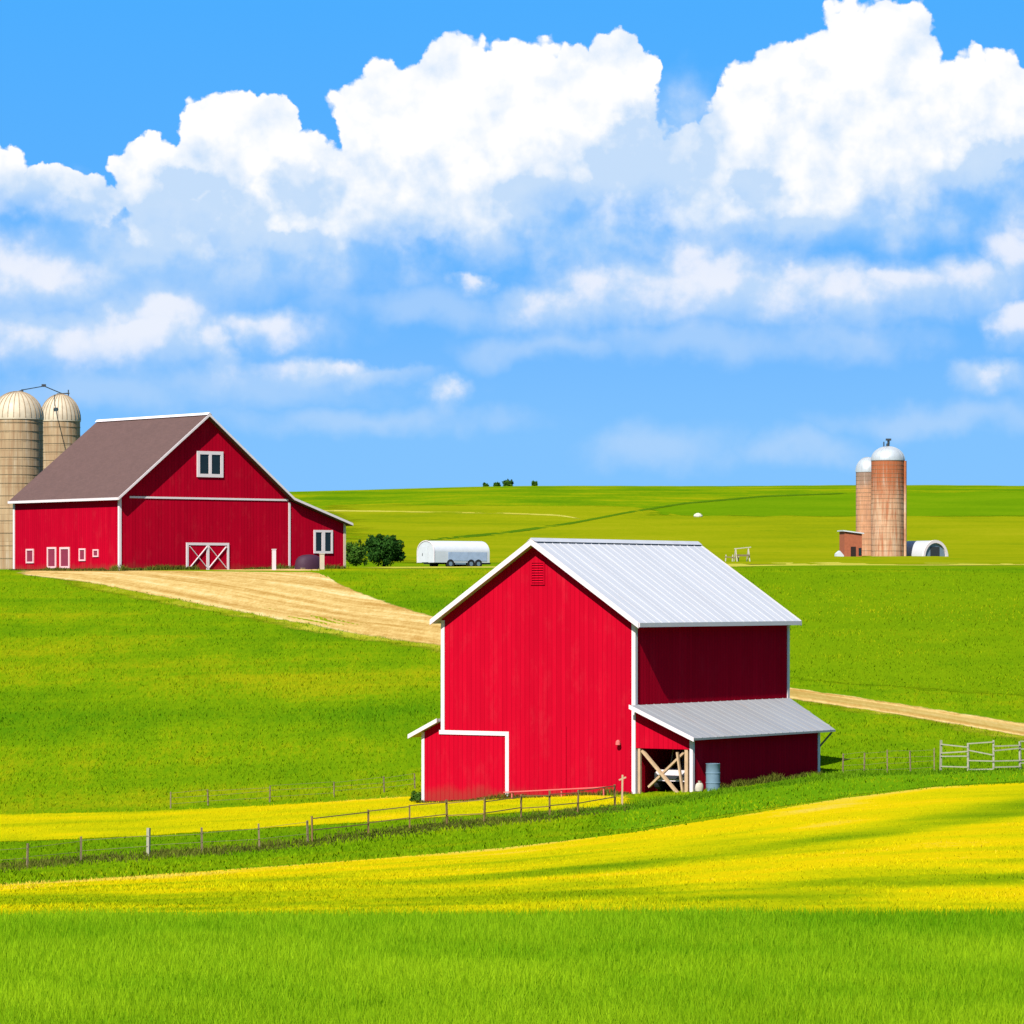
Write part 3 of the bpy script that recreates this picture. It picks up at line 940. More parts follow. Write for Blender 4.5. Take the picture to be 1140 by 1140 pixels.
MB().prism([(-Wn / 2 - 0.22, -ob_f - 0.04, zr_ - 0.07), (-Wn / 2, -ob_f - 0.04, zr_ + 0.09), (-Wn / 2 + 0.22, -ob_f - 0.04, zr_ - 0.07), (-Wn / 2, -ob_f - 0.04, zr_ + 0.04)], (0, Dn + ob_f + ob_b + 0.08, 0)).build('ridge_cap', M['tin'], roof)
# barge boards on the front and back rake
for yb in (-ob_f - 0.05, Dn + ob_b + 0.003):
    t = MB()
    t.prism([(rp[0][0], yb, rp[0][1] - 0.20), (-Wn / 2, yb, zr_ - 0.22), (-Wn / 2, yb, zr_ + 0.03), (rp[0][0], yb, rp[0][1] + 0.03)], (0, 0.047, 0))
    t.prism([(-Wn / 2 + 0.001, yb, zr_ - 0.22), (oa_r, yb, ze_ - 0.20), (oa_r, yb, ze_ + 0.03), (-Wn / 2 + 0.001, yb, zr_ + 0.03)], (0, 0.047, 0))
    t.build('barge_board', M['white'], barn)
MB().box(oa_r + 0.002, oa_r + 0.04, -ob_f, Dn + ob_b, ze_ - 0.16, ze_ + 0.02).build('fascia_board', M['white'], barn)
zst = nz(785, 0, 0)                              # where the shed roof meets the wall
for (x, y) in ((0, 0), (-Wn, 0), (0, Dn)):
    c = MB()
    sx_ = 1 if x == 0 else -1
    sy_ = -1 if y == 0 else 1
    zb0 = nz(815, -Wn, 0) + 0.09 if x < 0 else -1.2
    c.box(min(x, x - sx_ * 0.15), max(x, x - sx_ * 0.15), min(y, y + sy_ * 0.035), max(y, y + sy_ * 0.035), zb0, zw - 0.05)
    c.box(min(x, x + sx_ * 0.035), max(x, x + sx_ * 0.035), min(y + sy_ * 0.035, y - sy_ * 0.15), max(y + sy_ * 0.035, y - sy_ * 0.15), zb0, zw - 0.05)
    c.build('corner_board', M['white'], barn)
# louvred vent in the gable
vx, vz = -Wn / 2 + 0.06, nz(638, -Wn / 2, 0)
vm = MB()
window(vm, vx - 0.36, vx + 0.36, vz - 0.5, vz + 0.5, 0.07, -0.002, 0.04)
for k in range(8):
    z = vz - 0.40 + k * 0.105
    vm.hexa([(vx - 0.29, -0.045, z), (vx + 0.29, -0.045, z), (vx + 0.29, -0.004, z + 0.05), (vx - 0.29, -0.004, z + 0.05)],
            [(vx - 0.29, -0.045, z + 0.018), (vx + 0.29, -0.045, z + 0.018), (vx + 0.29, -0.004, z + 0.068), (vx - 0.29, -0.004, z + 0.068)])
vm.build('gable_vent', M['red'], barn)
# white L-shaped batten around the low left bay
tx1 = u_solve(O, ax[0], ax[1], 565)
tz = nz(815, -Wn, 0)
tb = MB()
tb.box(-Wn - 0.12, tx1 + 0.09, -0.045, -0.004, tz - 0.09, tz + 0.09)
tb.box(tx1 - 0.09, tx1 + 0.09, -0.045, -0.004, -0.4, tz - 0.09)
tb.build('door_track', M['white'], barn)
# sliding door seam on the right half, faint in the red siding
sdm = MB()
sdm.box(tx1 + 0.1, tx1 + 3.0, -0.03, -0.003, -0.1, nz(808, -Wn / 2, 0))
sdm.build('sliding_door', M['red'], barn)
# lamp on the wall
lx = u_solve(O, ax[0], ax[1], 690)
lz = nz(829, lx, 0)
MB().lathe([(0.03, 0.20), (0.09, 0.14), (0.11, 0.0), (0.08, -0.02)], 12, (lx, -0.14, lz)).box(lx - 0.025, lx + 0.025, -0.14, -0.002, lz + 0.15, lz + 0.19).build('wall_lamp', M['pinkred'], barn)
# low lean-to on the far left side
Ln = 1.02
lt = MB()
zl0, zl1 = nz(800, -Wn, 0), nz(818, -Wn - 1.4, 0)
lt.prism([(-Wn - Ln, 0.004, -1.5), (-Wn - 0.002, 0.004, -1.5), (-Wn - 0.002, 0.004, zl0 - 0.12), (-Wn - Ln, 0.004, zl1 + 0.10)], (0, Dn * 0.8, 0))
lto = lt.build('side_bay', M['red'], barn)
lr = MB()
s2 = (zl0 - zl1) / 1.5
lr.prism([(-Wn - 0.04, -0.3, zl0), (-Wn - 1.55, -0.3, zl1), (-Wn - 1.55, -0.3, zl1 - 0.12), (-Wn - 0.04, -0.3, zl0 - 0.12)], (0, Dn * 0.8 + 0.5, 0))
lr.build('bay_roof', M['tin'], lto)
MB().prism([(-Wn - 0.04, -0.345, zl0 + 0.02), (-Wn - 1.57, -0.345, zl1 + 0.02), (-Wn - 1.57, -0.345, zl1 - 0.16), (-Wn - 0.04, -0.345, zl0 - 0.16)], (0, 0.042, 0)).build('barge_board', M['white'], lto)
MB().box(-Wn - Ln - 0.035, -Wn - Ln + 0.11, -0.035, 0.0, -1.2, zl1 + 0.12).build('corner_board', M['white'], lto)
# open lean-to shed on the right
lee = 0.35; lf = 0.45; lb = 0.75
zse = nz(822, Sn + lee, -lf)
sls = (zst - zse) / (Sn + lee)
zsw = zst - 0.1 - sls * Sn                       # underside at the outer wall
oS = O + np.array([ax[0] * Sn, ax[1] * Sn, 0])
Ds_ = u_solve(oS, ay[0], ay[1], 912)
oE = O + np.array([ax[0] * (Sn + lee), ax[1] * (Sn + lee), 0])
De_ = u_solve(oE, ay[0], ay[1], 930)
sh = MB()
sh.prism([(Sn - 0.10, 0.06, -1.5), (Sn, 0.06, -1.5), (Sn, 0.06, zsw - 0.02), (Sn - 0.10, 0.06, zsw + 0.02)], (0, Ds_ - 0.06, 0))   # long outer wall
sh.prism([(0.04, Dn - 0.1, -1.5), (Sn - 0.102, Ds_ - 0.1, -1.5), (Sn - 0.102, Ds_ - 0.1, zsw), (0.04, Dn - 0.1, zst - 0.13)], (0, 0.098, 0))   # back wall
zgl = nz(833, 0.3, 0)                            # lintel of the open end
sh.prism([(0.04, 0.0, zgl), (Sn, 0.0, zgl), (Sn, 0.0, zsw - 0.02), (0.04, 0.0, zst - 0.13)], (0, 0.058, 0))   # gable panel above the opening
shed = sh.build('lean_to', M['red'], barn)
sr = MB()
q4 = [(0.04, -lf, zst), (Sn + lee, -lf, zse), (Sn + lee, De_, zse), (0.04, Dn + 0.02, zst)]
sr.hexa([(a, b, c - 0.085) for a, b, c in q4], q4)
for k in range(22):
    y = -lf + 0.05 + k * 0.6
    xe, ze2 = Sn + lee, zse
    if y > De_ - 0.05:
        f_ = (Dn + 0.02 - y) / (Dn + 0.02 - De_)
        if f_ < 0.1:
            break
        xe = 0.04 + (Sn + lee - 0.04) * f_; ze2 = zst + (zse - zst) * f_
    sr.bar((0.04, y, zst + 0.006), (xe, y, ze2 + 0.006), 0.04, 0.03)
sr.build('shed_roof', M['old_tin'], shed)
MB().prism([(0.0, -lf - 0.045, zst + 0.03), (Sn + lee, -lf - 0.045, zse + 0.03), (Sn + lee, -lf - 0.045, zse - 0.14), (0.0, -lf - 0.045, zst - 0.14)], (0, 0.042, 0)).build('barge_board', M['white'], shed)
MB().box(Sn - 0.12, Sn + 0.03, -0.04, 0.0, -1.2, zsw - 0.1).box(Sn + 0.002, Sn + 0.03, 0.002, 0.12, -1.2, zsw - 0.1).build('corner_board', M['white'], shed)
MB().box(Sn + 0.002, Sn + 0.035, Ds_ - 0.15, Ds_ + 0.03, -1.2, zsw - 0.05).build('corner_board', M['white'], shed)
# braced timber frame in the open end
fr = MB()
zs0 = nz(896, 0, 0)
fr.box(0.12, 0.24, 0.02, 0.14, -1.2, zgl - 0.01)
fr.box(Sn - 0.40, Sn - 0.24, 0.02, 0.16, -1.2, zgl - 0.01)
fr.bar((0.3, 0.09, zgl - 0.10), (Sn - 0.38, 0.09, zs0 + 0.15), 0.10, 0.16, (0, 1, 0))
fr.bar((Sn - 0.5, 0.20, zgl - 0.12), (0.55, 0.20, zs0 + 0.75), 0.09, 0.13, (0, 1, 0))
fr.bar((Sn - 0.75, 0.02, zgl - 0.12), (Sn - 0.42, 0.02, zs0 + 0.2), 0.08, 0.11, (0, 1, 0))
fr.build('timber_brace', M['wood'], shed)
MB().bar((Sn + 0.02, Ds_ + 0.02, zsw - 0.75), (Sn + lee - 0.1, De_ - 0.15, zse - 0.12), 0.06).build('eave_brace', M['old_wood'], shed)


def b2w(x, y, z=0.0):
    return np.array([O[0] + ax[0] * x + ay[0] * y, O[1] + ax[1] * x + ay[1] * y, O[2] + z])


# ------------------------------------------------------------------ far left barn
O2 = at(133, 290, 633.5)
T2 = R(39)
bx = (math.cos(T2), math.sin(T2)); by = (-math.sin(T2), math.cos(T2))
W2 = u_solve(O2, bx[0], bx[1], 322)
D2 = u_solve(O2, by[0], by[1], 15)
L2 = u_solve(O2, bx[0], bx[1], 384) - W2


def fz(v, x, y):
    d = O2[1] + bx[1] * x + by[1] * y
    return EYE + (HZ - v) * d / F - O2[2]


def fx(u):
    return u_solve(O2, bx[0], bx[1], u)


def fy(u):
    return u_solve(O2, by[0], by[1], u)


barn2 = thing('barn', O2, T2, 'deep red barn with brown shingle roof and cross-braced doors on the sandy yard', 'barn')
a2, f2, k2 = 0.42, 0.5, 0.12
ridge2 = fz(461, W2 / 2, -f2)
eave2 = fz(554, -a2, -f2)
s_ = (ridge2 - eave2) / (W2 / 2 + a2)
RT2 = 0.2
zwl = ridge2 - RT2 - s_ * W2 / 2
zler = fz(583, W2 + L2 + 0.4, -f2)               # lean-to eave
xk = W2 + 0.15
zk = ridge2 - s_ * (xk - W2 / 2)
sll = (zk - zler) / (W2 + L2 + 0.4 - xk)
MB().prism([(0, 0, -2), (W2, 0, -2), (W2, 0, zwl), (W2 / 2, 0, ridge2 - RT2), (0, 0, zwl)], (0, D2, 0)).build('wall', M['red_far'], barn2)
r2 = MB()
pl = [(-a2, eave2), (W2 / 2, ridge2), (xk, zk)]
r2.prism([(p[0], -f2, p[1]) for p in pl] + [(p[0], -f2, p[1] - RT2 + 0.015) for p in reversed(pl)], (0, D2 + f2 + k2, 0))
roof2 = r2.build('roof', M['shingle'], barn2)
MB().prism([(W2 / 2 - 0.22, -f2 - 0.05, ridge2 - 0.06), (W2 / 2, -f2 - 0.05, ridge2 + 0.14), (W2 / 2 + 0.22, -f2 - 0.05, ridge2 - 0.06), (W2 / 2, -f2 - 0.05, ridge2 + 0.06)], (0, D2 + f2 + k2 + 0.1, 0)).build('ridge_cap', M['white'], roof2)
bbm = MB()
for (p, q) in ((pl[0], pl[1]), (pl[1], pl[2])):
    bbm.prism([(p[0] + 0.001, -f2 - 0.06, p[1] - 0.17), (q[0], -f2 - 0.06, q[1] - 0.17), (q[0], -f2 - 0.06, q[1] + 0.04), (p[0] + 0.001, -f2 - 0.06, p[1] + 0.04)], (0, 0.057, 0))
bbm.build('barge_board', M['white'], barn2)
MB().box(-a2 - 0.05, -a2 - 0.003, -f2, D2 + k2, eave2 - 0.17, eave2 + 0.03).build('fascia_board', M['white'], barn2)
# lean-to on the right end
ll = MB().prism([(W2 + 0.003, 0.004, -2), (W2 + L2, 0.004, -2), (W2 + L2, 0.004, zler + sll * 0.4 - 0.2), (W2 + 0.003, 0.004, zk - 0.2)], (0, D2 - 0.1, 0)).build('lean_to', M['red_far'], barn2)
MB().prism([(xk + 0.003, -f2, zk), (W2 + L2 + 0.4, -f2, zler), (W2 + L2 + 0.4, -f2, zler - 0.17), (xk + 0.003, -f2, zk - 0.17)], (0, D2 + f2, 0)).build('lean_to_roof', M['shingle'], ll)
MB().prism([(xk + 0.003, -f2 - 0.06, zk + 0.04), (W2 + L2 + 0.42, -f2 - 0.06, zler + 0.04), (W2 + L2 + 0.42, -f2 - 0.06, zler - 0.15), (xk + 0.003, -f2 - 0.06, zk - 0.15)], (0, 0.057, 0)).build('barge_board', M['white'], ll)
MB().box(W2 + L2 - 0.16, W2 + L2 + 0.06, -0.05, 0.0, -1.5, zler + 0.1).build('corner_board', M['cream'], ll)
# white boards at the main corners and the gable belt
MB().box(0, 0.15, -0.06, -0.002, -1.5, zwl - 0.1).box(-0.06, -0.002, -0.06, 0.15, -1.5, zwl - 0.1).build('corner_board', M['white'], barn2)
MB().box(W2 - 0.09, W2 + 0.09, -0.06, -0.002, -1.5, zwl - 0.25).build('corner_board', M['white'], barn2)
MB().box(-0.06, -0.002, D2 - 0.24, D2, -1.5, zwl - 0.1).build('corner_board', M['white'], barn2)
zb = fz(555, W2 / 2, 0)
MB().box(0.9, W2 - 0.13, -0.06, -0.002, zb - 0.075, zb + 0.075).build('belt_board', M['white'], barn2)
# gable window
wx0, wx1 = fx(219), fx(248)
wz0, wz1 = fz(531, wx0, 0), fz(502, wx0, 0)
wm = MB()
window(wm, wx0, wx1, wz0, wz1, 0.26, -0.002, 0.09)
wm.box((wx0 + wx1) / 2 - 0.13, (wx0 + wx1) / 2 + 0.13, -0.092, -0.002, wz0 + 0.26, wz1 - 0.26)
w_ = wm.build('window', M['white'], barn2)
MB().box(wx0 + 0.24, wx1 - 0.24, -0.035, -0.003, wz0 + 0.24, wz1 - 0.24).build('pane', M['glass'], w_)
# lean-to window
wx0, wx1 = fx(349), fx(370)
wz0, wz1 = fz(616, wx0, 0), fz(590, wx0, 0)
wm = MB()
window(wm, wx0, wx1, wz0, wz1, 0.18, 0.002, 0.09)
wm.box((wx0 + wx1) / 2 - 0.16, (wx0 + wx1) / 2 + 0.16, -0.09, 0.0, wz0 + 0.18, wz1 - 0.18)
w_ = wm.build('window', M['white'], ll)
MB().box(wx0 + 0.15, wx1 - 0.15, -0.035, 0.001, wz0 + 0.16, wz1 - 0.16).build('pane', M['glass'], w_)
# cross-braced double doors
dx0, dx1 = fx(207), fx(254.5)
dz1 = fz(604, dx0, 0)
dz0 = fz(634, dx0, 0)
MB().box(dx0, dx1, -0.09, -0.002, dz1 - 0.2, dz1).box(dx0, dx0 + 0.2, -0.09, -0.002, dz0 - 0.5, dz1 - 0.2).box(dx1 - 0.2, dx1, -0.09, -0.002, dz0 - 0.5, dz1 - 0.2).build('door_frame', M['white'], barn2)
dm = (dx0 + dx1) / 2
for s0, s1, up in ((dx0 + 0.2, dm, 1), (dm, dx1 - 0.2, -1)):
    dr = MB().box(s0, s1, -0.05, -0.003, dz0 - 0.5, dz1 - 0.2).build('door', M['red_far'], barn2)
    br_ = MB()
    br_.bar((s0 + 0.1, -0.08, dz0 + 0.15), (s1 - 0.1, -0.08, dz1 - 0.3), 0.05, 0.15, (0, 1, 0))
    br_.bar((s0 + 0.1, -0.065, dz1 - 0.3), (s1 - 0.1, -0.065, dz0 + 0.15), 0.05, 0.15, (0, 1, 0))
    xx = s1 if up == 1 else s0
    br_.box(xx - 0.13 if up == 1 else xx + 0.003, xx - 0.003 if up == 1 else xx + 0.13, -0.10, -0.052, dz0 - 0.5, dz1 - 0.2)
    br_.build('door_brace', M['white'], dr)
# left wall: small windows and a pair of white stable doors
def side_win(u0, u1, v0, v1, t, pane=True, name='window'):
    y1, y0 = fy(u0), fy(u1)
    z0, z1 = fz(v1, 0, y0), fz(v0, 0, y0)
    m = MB()
    d = 0.08
    m.box(-d, -0.002, y0, y1, z1 - t, z1).box(-d, -0.002, y0, y1, z0, z0 + t)
    m.box(-d, -0.002, y0, y0 + t, z0 + t, z1 - t).box(-d, -0.002, y1 - t, y1, z0 + t, z1 - t)
    w = m.build(name, M['pink'], barn2)
    if pane:
        MB().box(-0.03, -0.003, y0 + t * 0.9, y1 - t * 0.9, z0 + t * 0.9, z1 - t * 0.9).build('pane', M['maroon'], w)
    return w


side_win(29.5, 38, 611, 627, 0.13)
side_win(53, 63, 609, 632.5, 0.15, True, 'stable_door')
side_win(67, 78, 609, 632.5, 0.16, True, 'stable_door')
side_win(88.5, 95.5, 610.5, 624.5, 0.12)
side_win(104, 110, 611.5, 620, 0.10)

# white post, dark tarp-covered load and short post in front of the far barn


def post(u, d, v0, v1, w, label, cat='post', mat='white'):
    p = at(u, d)
    ztop = EYE + (HZ - v0) * d / F
    t = thing('post', p, R(20), label, cat)
    MB().box(-w / 2, w / 2, -w / 2, w / 2, -0.4, ztop - p[2]).build('shaft', M[mat], t)
    MB().prism([(-w * 0.6, -w * 0.6, ztop - p[2]), (w * 0.6, -w * 0.6, ztop - p[2]), (w * 0.6, w * 0.6, ztop - p[2]), (-w * 0.6, w * 0.6, ztop - p[2])], (0, 0, 0.06)).build('cap', M[mat], t)


post(305, 294, 612, 634, 0.26, 'short white gate post standing in front of the dark red gable')
post(358.5, 297, 617, 634, 0.3, 'stubby weathered cream post under the lean-to window', mat='cream')
tp = at(344.5, 298)
tl = thing('covered_load', tp, R(35), 'dark purple tarp draped over a low load beside the lean-to wall', 'tarp')
n_ = 20
tm = MB()
prf = [(1.0, -0.2), (0.98, 0.3), (0.92, 0.7), (0.75, 0.98), (0.45, 1.13), (0.1, 1.17)]
tm.lathe([(r, z) for r, z in prf], n_)
tm.v = [(v[0] * (1.25 + 0.06 * math.sin(5 * math.atan2(v[1], v[0]))), v[1] * 0.75, v[2]) for v in tm.v]
tm.build('tarp', M['tarp'], tl, True)
MB().box(-1.05, 1.05, -0.6, 0.6, -0.2, 0.12).build('pallet', M['old_wood'], tl)


# ------------------------------------------------------------------ silos
def silo(u, d, r, v_top, v_dome, mat, dmat, label, group, ribs=24, ribm=None):
    p = at(u, d)
    zt = EYE + (HZ - v_top) * d / F - p[2]
    zd = EYE + (HZ - v_dome) * d / F - p[2]
    t = thing('silo', p, 0, label, 'silo', group)
    MB().lathe([(r, -1.5), (r, zt)], 48).build('shaft', mat, t, True)
    hp = MB()
    k = 0.9
    z = k
    while z < zt:
        hp.lathe([(r + 0.002, z - 0.025), (r + 0.03, z - 0.02), (r + 0.03, z + 0.02), (r + 0.002, z + 0.025)], 40, cap=False)
        z += k * (0.8 if z > zt * 0.5 else 1.15)
    hp.build('hoops', M['old_wood'], t, True)
    dm_ = MB()
    pr = [(r + 0.06, zt - 0.12)] + [((r + 0.06) * math.cos(a), zt + 0.02 + (zd - zt) * math.sin(a)) for a in np.linspace(0, 1.45, 9)]
    dm_.lathe(pr, 48)
    dome = dm_.build('dome', dmat, t, True)
    rb = MB()
    for i in range(ribs):
        a = 2 * math.pi * i / ribs
        pts = [(q[0] * math.cos(a), q[0] * math.sin(a), q[1] + 0.01) for q in pr[1:]]
        for j in range(len(pts) - 1):
            rb.bar(pts[j], pts[j + 1], 0.06, 0.05)
    rb.build('dome_rib', ribm or dmat, dome)
    # ladder chute down the right side
    if ribm is not None:
        return t, p, zt, zd
    ch = MB()
    ca = R(-20)
    cxy = np.array([math.cos(ca), math.sin(ca)]) * (r + 0.18)
    ch.tube((cxy[0], cxy[1], -0.5), (cxy[0], cxy[1], zt - 0.2), 0.26, 10)
    ch.build('chute', mat, t, True)
    return t, p, zt, zd


s1, p1, zt1, zd1 = silo(19, 314, 2.15, 466, 436, M['stave'], M['dome'], 'tan stave silo with cream ribbed dome standing at the left end of the far barn', 'pair of tan silos by the far barn', 28, M['rib'])
s2_, p2, zt2, zd2 = silo(67, 326, 1.72, 468, 439, M['stave'], M['dome'], 'tan silo half hidden behind the brown shingle roof, right of its twin', 'pair of tan silos by the far barn', 28, M['rib'])
# filler pipe frame linking the domes
fp = thing('filler_pipe', (p1 + p2) / 2 + np.array([0, 2.6, 0]), 0, 'thin dark iron filler pipe frame bridging the two tan silo domes', 'pipe')
m_ = MB()
pa = p1 + np.array([0.1, 0, zd1 - 0.02]) - (p1 + p2) / 2
pb = p2 + np.array([-0.1, 0, zd2 - 0.02]) - (p1 + p2) / 2
pm = (pa + pb) / 2 + np.array([0.1, 0, 0.75])
m_.tube(pa + np.array([-0.7, 0, 0.05]), pa + np.array([0, 0, 0.3]), 0.045, 6)
m_.tube(pa + np.array([0, 0, 0.3]), pm, 0.04, 6)
m_.tube(pm, pb + np.array([0, 0, 0.2]), 0.04, 6)
m_.tube(pb + np.array([-0.5, 0, 0.2]), pb + np.array([0.6, 0, 0.25]), 0.06, 6)
m_.tube(pa + np.array([0, 0, -0.1]), pa + np.array([0, 0, 0.35]), 0.09, 6)
m_.tube(pb + np.array([0.5, 0, -0.25]), pb + np.array([0.5, 0, 0.55]), 0.05, 6)
m_.build('pipe_run', M['iron'], fp)
MB().box(pm[0] - 0.2, pm[0] + 0.16, pm[1] - 0.1, pm[1] + 0.1, pm[2] - 0.06, pm[2] + 0.16).build('hopper', M['iron'], fp)

s3, p3, zt3, zd3 = silo(988.5, 650, 2.86, 512, 497, M['stave_far'], M['grey_dome'], 'taller rust-topped silo with a bright metal dome, alone on the right hill', 'pair of far silos on the right hill', 20)
s4, p4, zt4, zd4 = silo(966, 658, 2.05, 525, 509, M['stave_far2'], M['grey_dome'], 'shorter orange-brown silo tucked against the left side of the rust-topped one', 'pair of far silos on the right hill', 20)
fn = MB()
fn.tube((0, 0, zd3 - 0.1), (0, 0, zd3 + 0.5), 0.28, 8)
fn.tube((0.1, 0, zd3 + 0.4), (0.1, 0, zd3 + 1.2), 0.2, 8)
fn.box(-0.35, 0.55, -0.3, 0.3, zd3 + 1.0, zd3 + 1.35)
fn.tube((-0.7, 0, zd3 - 0.15), (-0.7, 0, zd3 + 0.8), 0.1, 6)
fn.build('vent_cap', M['iron'], s3)

# small brick shed left of the far silos
pb_ = at(947, 646)
bs = thing('brick_shed', pb_, R(12), 'small orange brick shed with pale roof at the foot of the far silos', 'shed')
MB().prism([(-1.55, -1.5, -0.6), (1.55, -1.5, -0.6), (1.55, -1.5, 3.9), (-1.55, -1.5, 4.3)], (0, 3.0, 0)).build('wall', M['brick'], bs)
MB().prism([(-1.85, -1.8, 4.32), (1.85, -1.8, 3.88), (1.85, -1.8, 4.06), (-1.85, -1.8, 4.52)], (0, 3.6, 0)).build('roof', M['dome_white'], bs)
MB().box(-0.45, 0.45, -1.56, -1.502, -0.3, 1.7).build('door', M['dark'], bs)
MB().box(0.95, 1.45, -1.56, -1.502, 0.2, 1.5).build('window', M['glass'], bs)
MB().prism([(-3.0, -1.4, -0.5), (-1.6, -1.4, -0.5), (-1.6, -1.4, 0.2), (-2.3, -1.4, 1.0), (-2.9, -1.4, 0.5)], (0, 1.2, 0)).build('feed_trough', M['dome_white'], bs)

# rounded steel hut right of the far silos
pq = at(1022, 654)
qh = thing('arched_hut', pq, R(-56), 'low arched steel hut with a pale rim beside the far silos', 'hut')
hr = 2.75
ql = MB()
arc = [(hr * math.cos(a), hr * 1.08 * math.sin(a)) for a in np.linspace(0, math.pi, 17)]
# barrel along local x, open end with rim at +x
ql.prism([(-4.6, c, max(s, 0) - 0.3) for c, s in arc], (9.0, 0, 0))
ql.build('shell', M['tin'], qh, True)
rm = MB()
for j in range(16):
    (c0, q0), (c1, q1) = arc[j], arc[j + 1]
    rm.hexa([(4.402, c0 * 1.03, q0 * 1.03 - 0.3), (4.75, c0 * 1.03, q0 * 1.03 - 0.3), (4.75, c0 * 0.86, q0 * 0.86 - 0.3), (4.402, c0 * 0.86, q0 * 0.86 - 0.3)],
            [(4.402, c1 * 1.03, q1 * 1.03 - 0.3), (4.75, c1 * 1.03, q1 * 1.03 - 0.3), (4.75, c1 * 0.86, q1 * 0.86 - 0.3), (4.402, c1 * 0.86, q1 * 0.86 - 0.3)])
rm.build('rim', M['white'], qh)
MB().prism([(4.41, c * 0.855, q * 0.855 - 0.3) for c, q in arc], (0.05, 0, 0)).build('end_wall', M['grey_steel'], qh)
MB().box(4.465, 4.52, -1.0, 1.0, -0.2, 1.6).build('door', M['iron'], qh)

# ------------------------------------------------------------------ white round-topped trailer by the hedge
pt = at(505, 420)
pt[2] = EYE + (HZ - 632.0) * 420 / F
TR = thing('trailer', pt, R(36), 'white round-topped trailer parked on the pale track below the hill', 'trailer')
hw, LL = 1.65, 3.75
sec = [(-hw, 0.55), (-hw, 1.75)] + [(-hw * math.cos(a), 1.75 + 1.22 * math.sin(a)) for a in np.linspace(0.12, math.pi - 0.12, 13)] + [(hw, 1.75), (hw, 0.55)]
MB().prism([(-LL, y, z) for y, z in sec], (2 * LL, 0, 0)).build('body', M['dome_white'], TR, True)
lip = MB()
for j in range(0, len(sec) - 1):
    (y0, z0), (y1, z1) = sec[j], sec[j + 1]
    lip.bar((-LL - 0.03, y0, z0), (-LL - 0.03, y1, z1), 0.10, 0.055, (1, 0, 0))
lip.build('end_rim', M['white'], TR)
edr = MB().box(-LL - 0.05, -LL - 0.003, -0.45, 0.75, 0.6, 2.35).build('end_door', M['dome_white'], TR)
MB().box(-LL - 0.08, -LL - 0.052, 0.55, 0.62, 1.3, 1.6).build('handle', M['iron'], edr)
MB().box(-1.9, LL - 0.4, -hw - 0.03, -hw - 0.003, 0.75, 1.72).build('painted_side_shade', M['side_shade'], TR)  # added sheet: its blue-grey paints shade onto the lower side of the body
MB().box(-LL + 0.1, LL + 0.9, -0.6, 0.6, 0.38, 0.545).build('chassis', M['iron'], TR)
for wxp in (-1.6, 1.2, 2.2):
    for sd_ in (-1, 1):
        wh = MB().tube((wxp, sd_ * 1.36, 0.42), (wxp, sd_ * 1.70, 0.42), 0.50, 18).build('wheel', M['tyre'], TR)
        MB().tube((wxp, sd_ * 1.702, 0.42), (wxp, sd_ * 1.72, 0.42), 0.24, 12).build('hub', M['grey_steel'], wh)
MB().box(-0.9, 0.5, -hw - 0.02, -1.0, 0.35, 0.54).build('side_locker', M['grey_steel'], TR)


# ------------------------------------------------------------------ foliage
def leaf_cloud(n, centres, radii, size, seed=0, flat=0.0):
    """n leaf-sized triangles spread in the shells of several ellipsoids"""
    rg = np.random.default_rng(seed)
    centres = np.array(centres, float); radii = np.array(radii, float)
    w = np.prod(radii, 1) ** 0.67
    k = rg.choice(len(centres), n, p=w / w.sum())
    d = rg.normal(size=(n, 3)); d /= np.linalg.norm(d, axis=1)[:, None]
    rr = rg.uniform(0.45, 1.08, n) ** 0.6
    p = centres[k] + d * radii[k] * rr[:, None]
    a = rg.normal(size=(n, 3)); a /= np.linalg.norm(a, axis=1)[:, None]
    b = np.cross(a, d); b /= np.linalg.norm(b, axis=1)[:, None] + 1e-6
    s = size * rg.uniform(0.6, 1.4, n)[:, None]
    V = np.stack([p - a * s, p + b * s * 0.5, p + a * s, p - b * s * 0.5], 1).reshape(-1, 3)
    Fq = np.arange(n * 4).reshape(-1, 4)
    rnd = np.repeat(np.clip(rg.normal(0.5, 0.28, n), 0, 1), 4)
    return V, Fq, rnd


def bush(name, p, w, h, label, cat, mat, group=None, seed=1, n=5000, leaf=0.13, trunk=0.3):
    t = thing(name, p, 0, label, cat, group)
    rg = np.random.default_rng(seed)
    cs, rs = [(0, 0, h * 0.46)], [(w * 0.42, w * 0.42, h * 0.44)]
    for i in range(11):
        a = rg.uniform(0, 6.28); q = rg.uniform(0.16, 0.34) * w
        cs.append((q * math.cos(a), q * math.sin(a), h * rg.uniform(0.18, 0.80)))
        k = rg.uniform(0.13, 0.22)
        rs.append((w * k, w * k, h * k))
    for i in range(14):
        a = rg.uniform(0, 6.28); q = rg.uniform(0.30, 0.47) * w
        zc = rg.uniform(0.1, 0.95)
        q *= math.sqrt(max(0.15, 1 - abs(zc - 0.35) ** 2 * 1.8))
        cs.append((q * math.cos(a), q * math.sin(a), h * zc)); k = rg.uniform(0.06, 0.13); rs.append((w * k, w * k, h * k * 1.2))
    V, Fq, rnd = leaf_cloud(n, cs, rs, leaf, seed)
    np_mesh('crown', V, Fq, mat, {'rnd': rnd}, t, False)
    tm_ = MB()
    tm_.tube((0, 0, -0.3), (0.05, 0, h * 0.35), w * 0.035, 8, w * 0.025)
    for i in range(6):
        a = i * 1.05
        tm_.tube((0.03, 0, h * 0.2), (w * 0.25 * math.cos(a), w * 0.25 * math.sin(a), h * 0.65), w * 0.02, 6, w * 0.006)
    tm_.build('trunk', M['bark'], t, True)
    return t


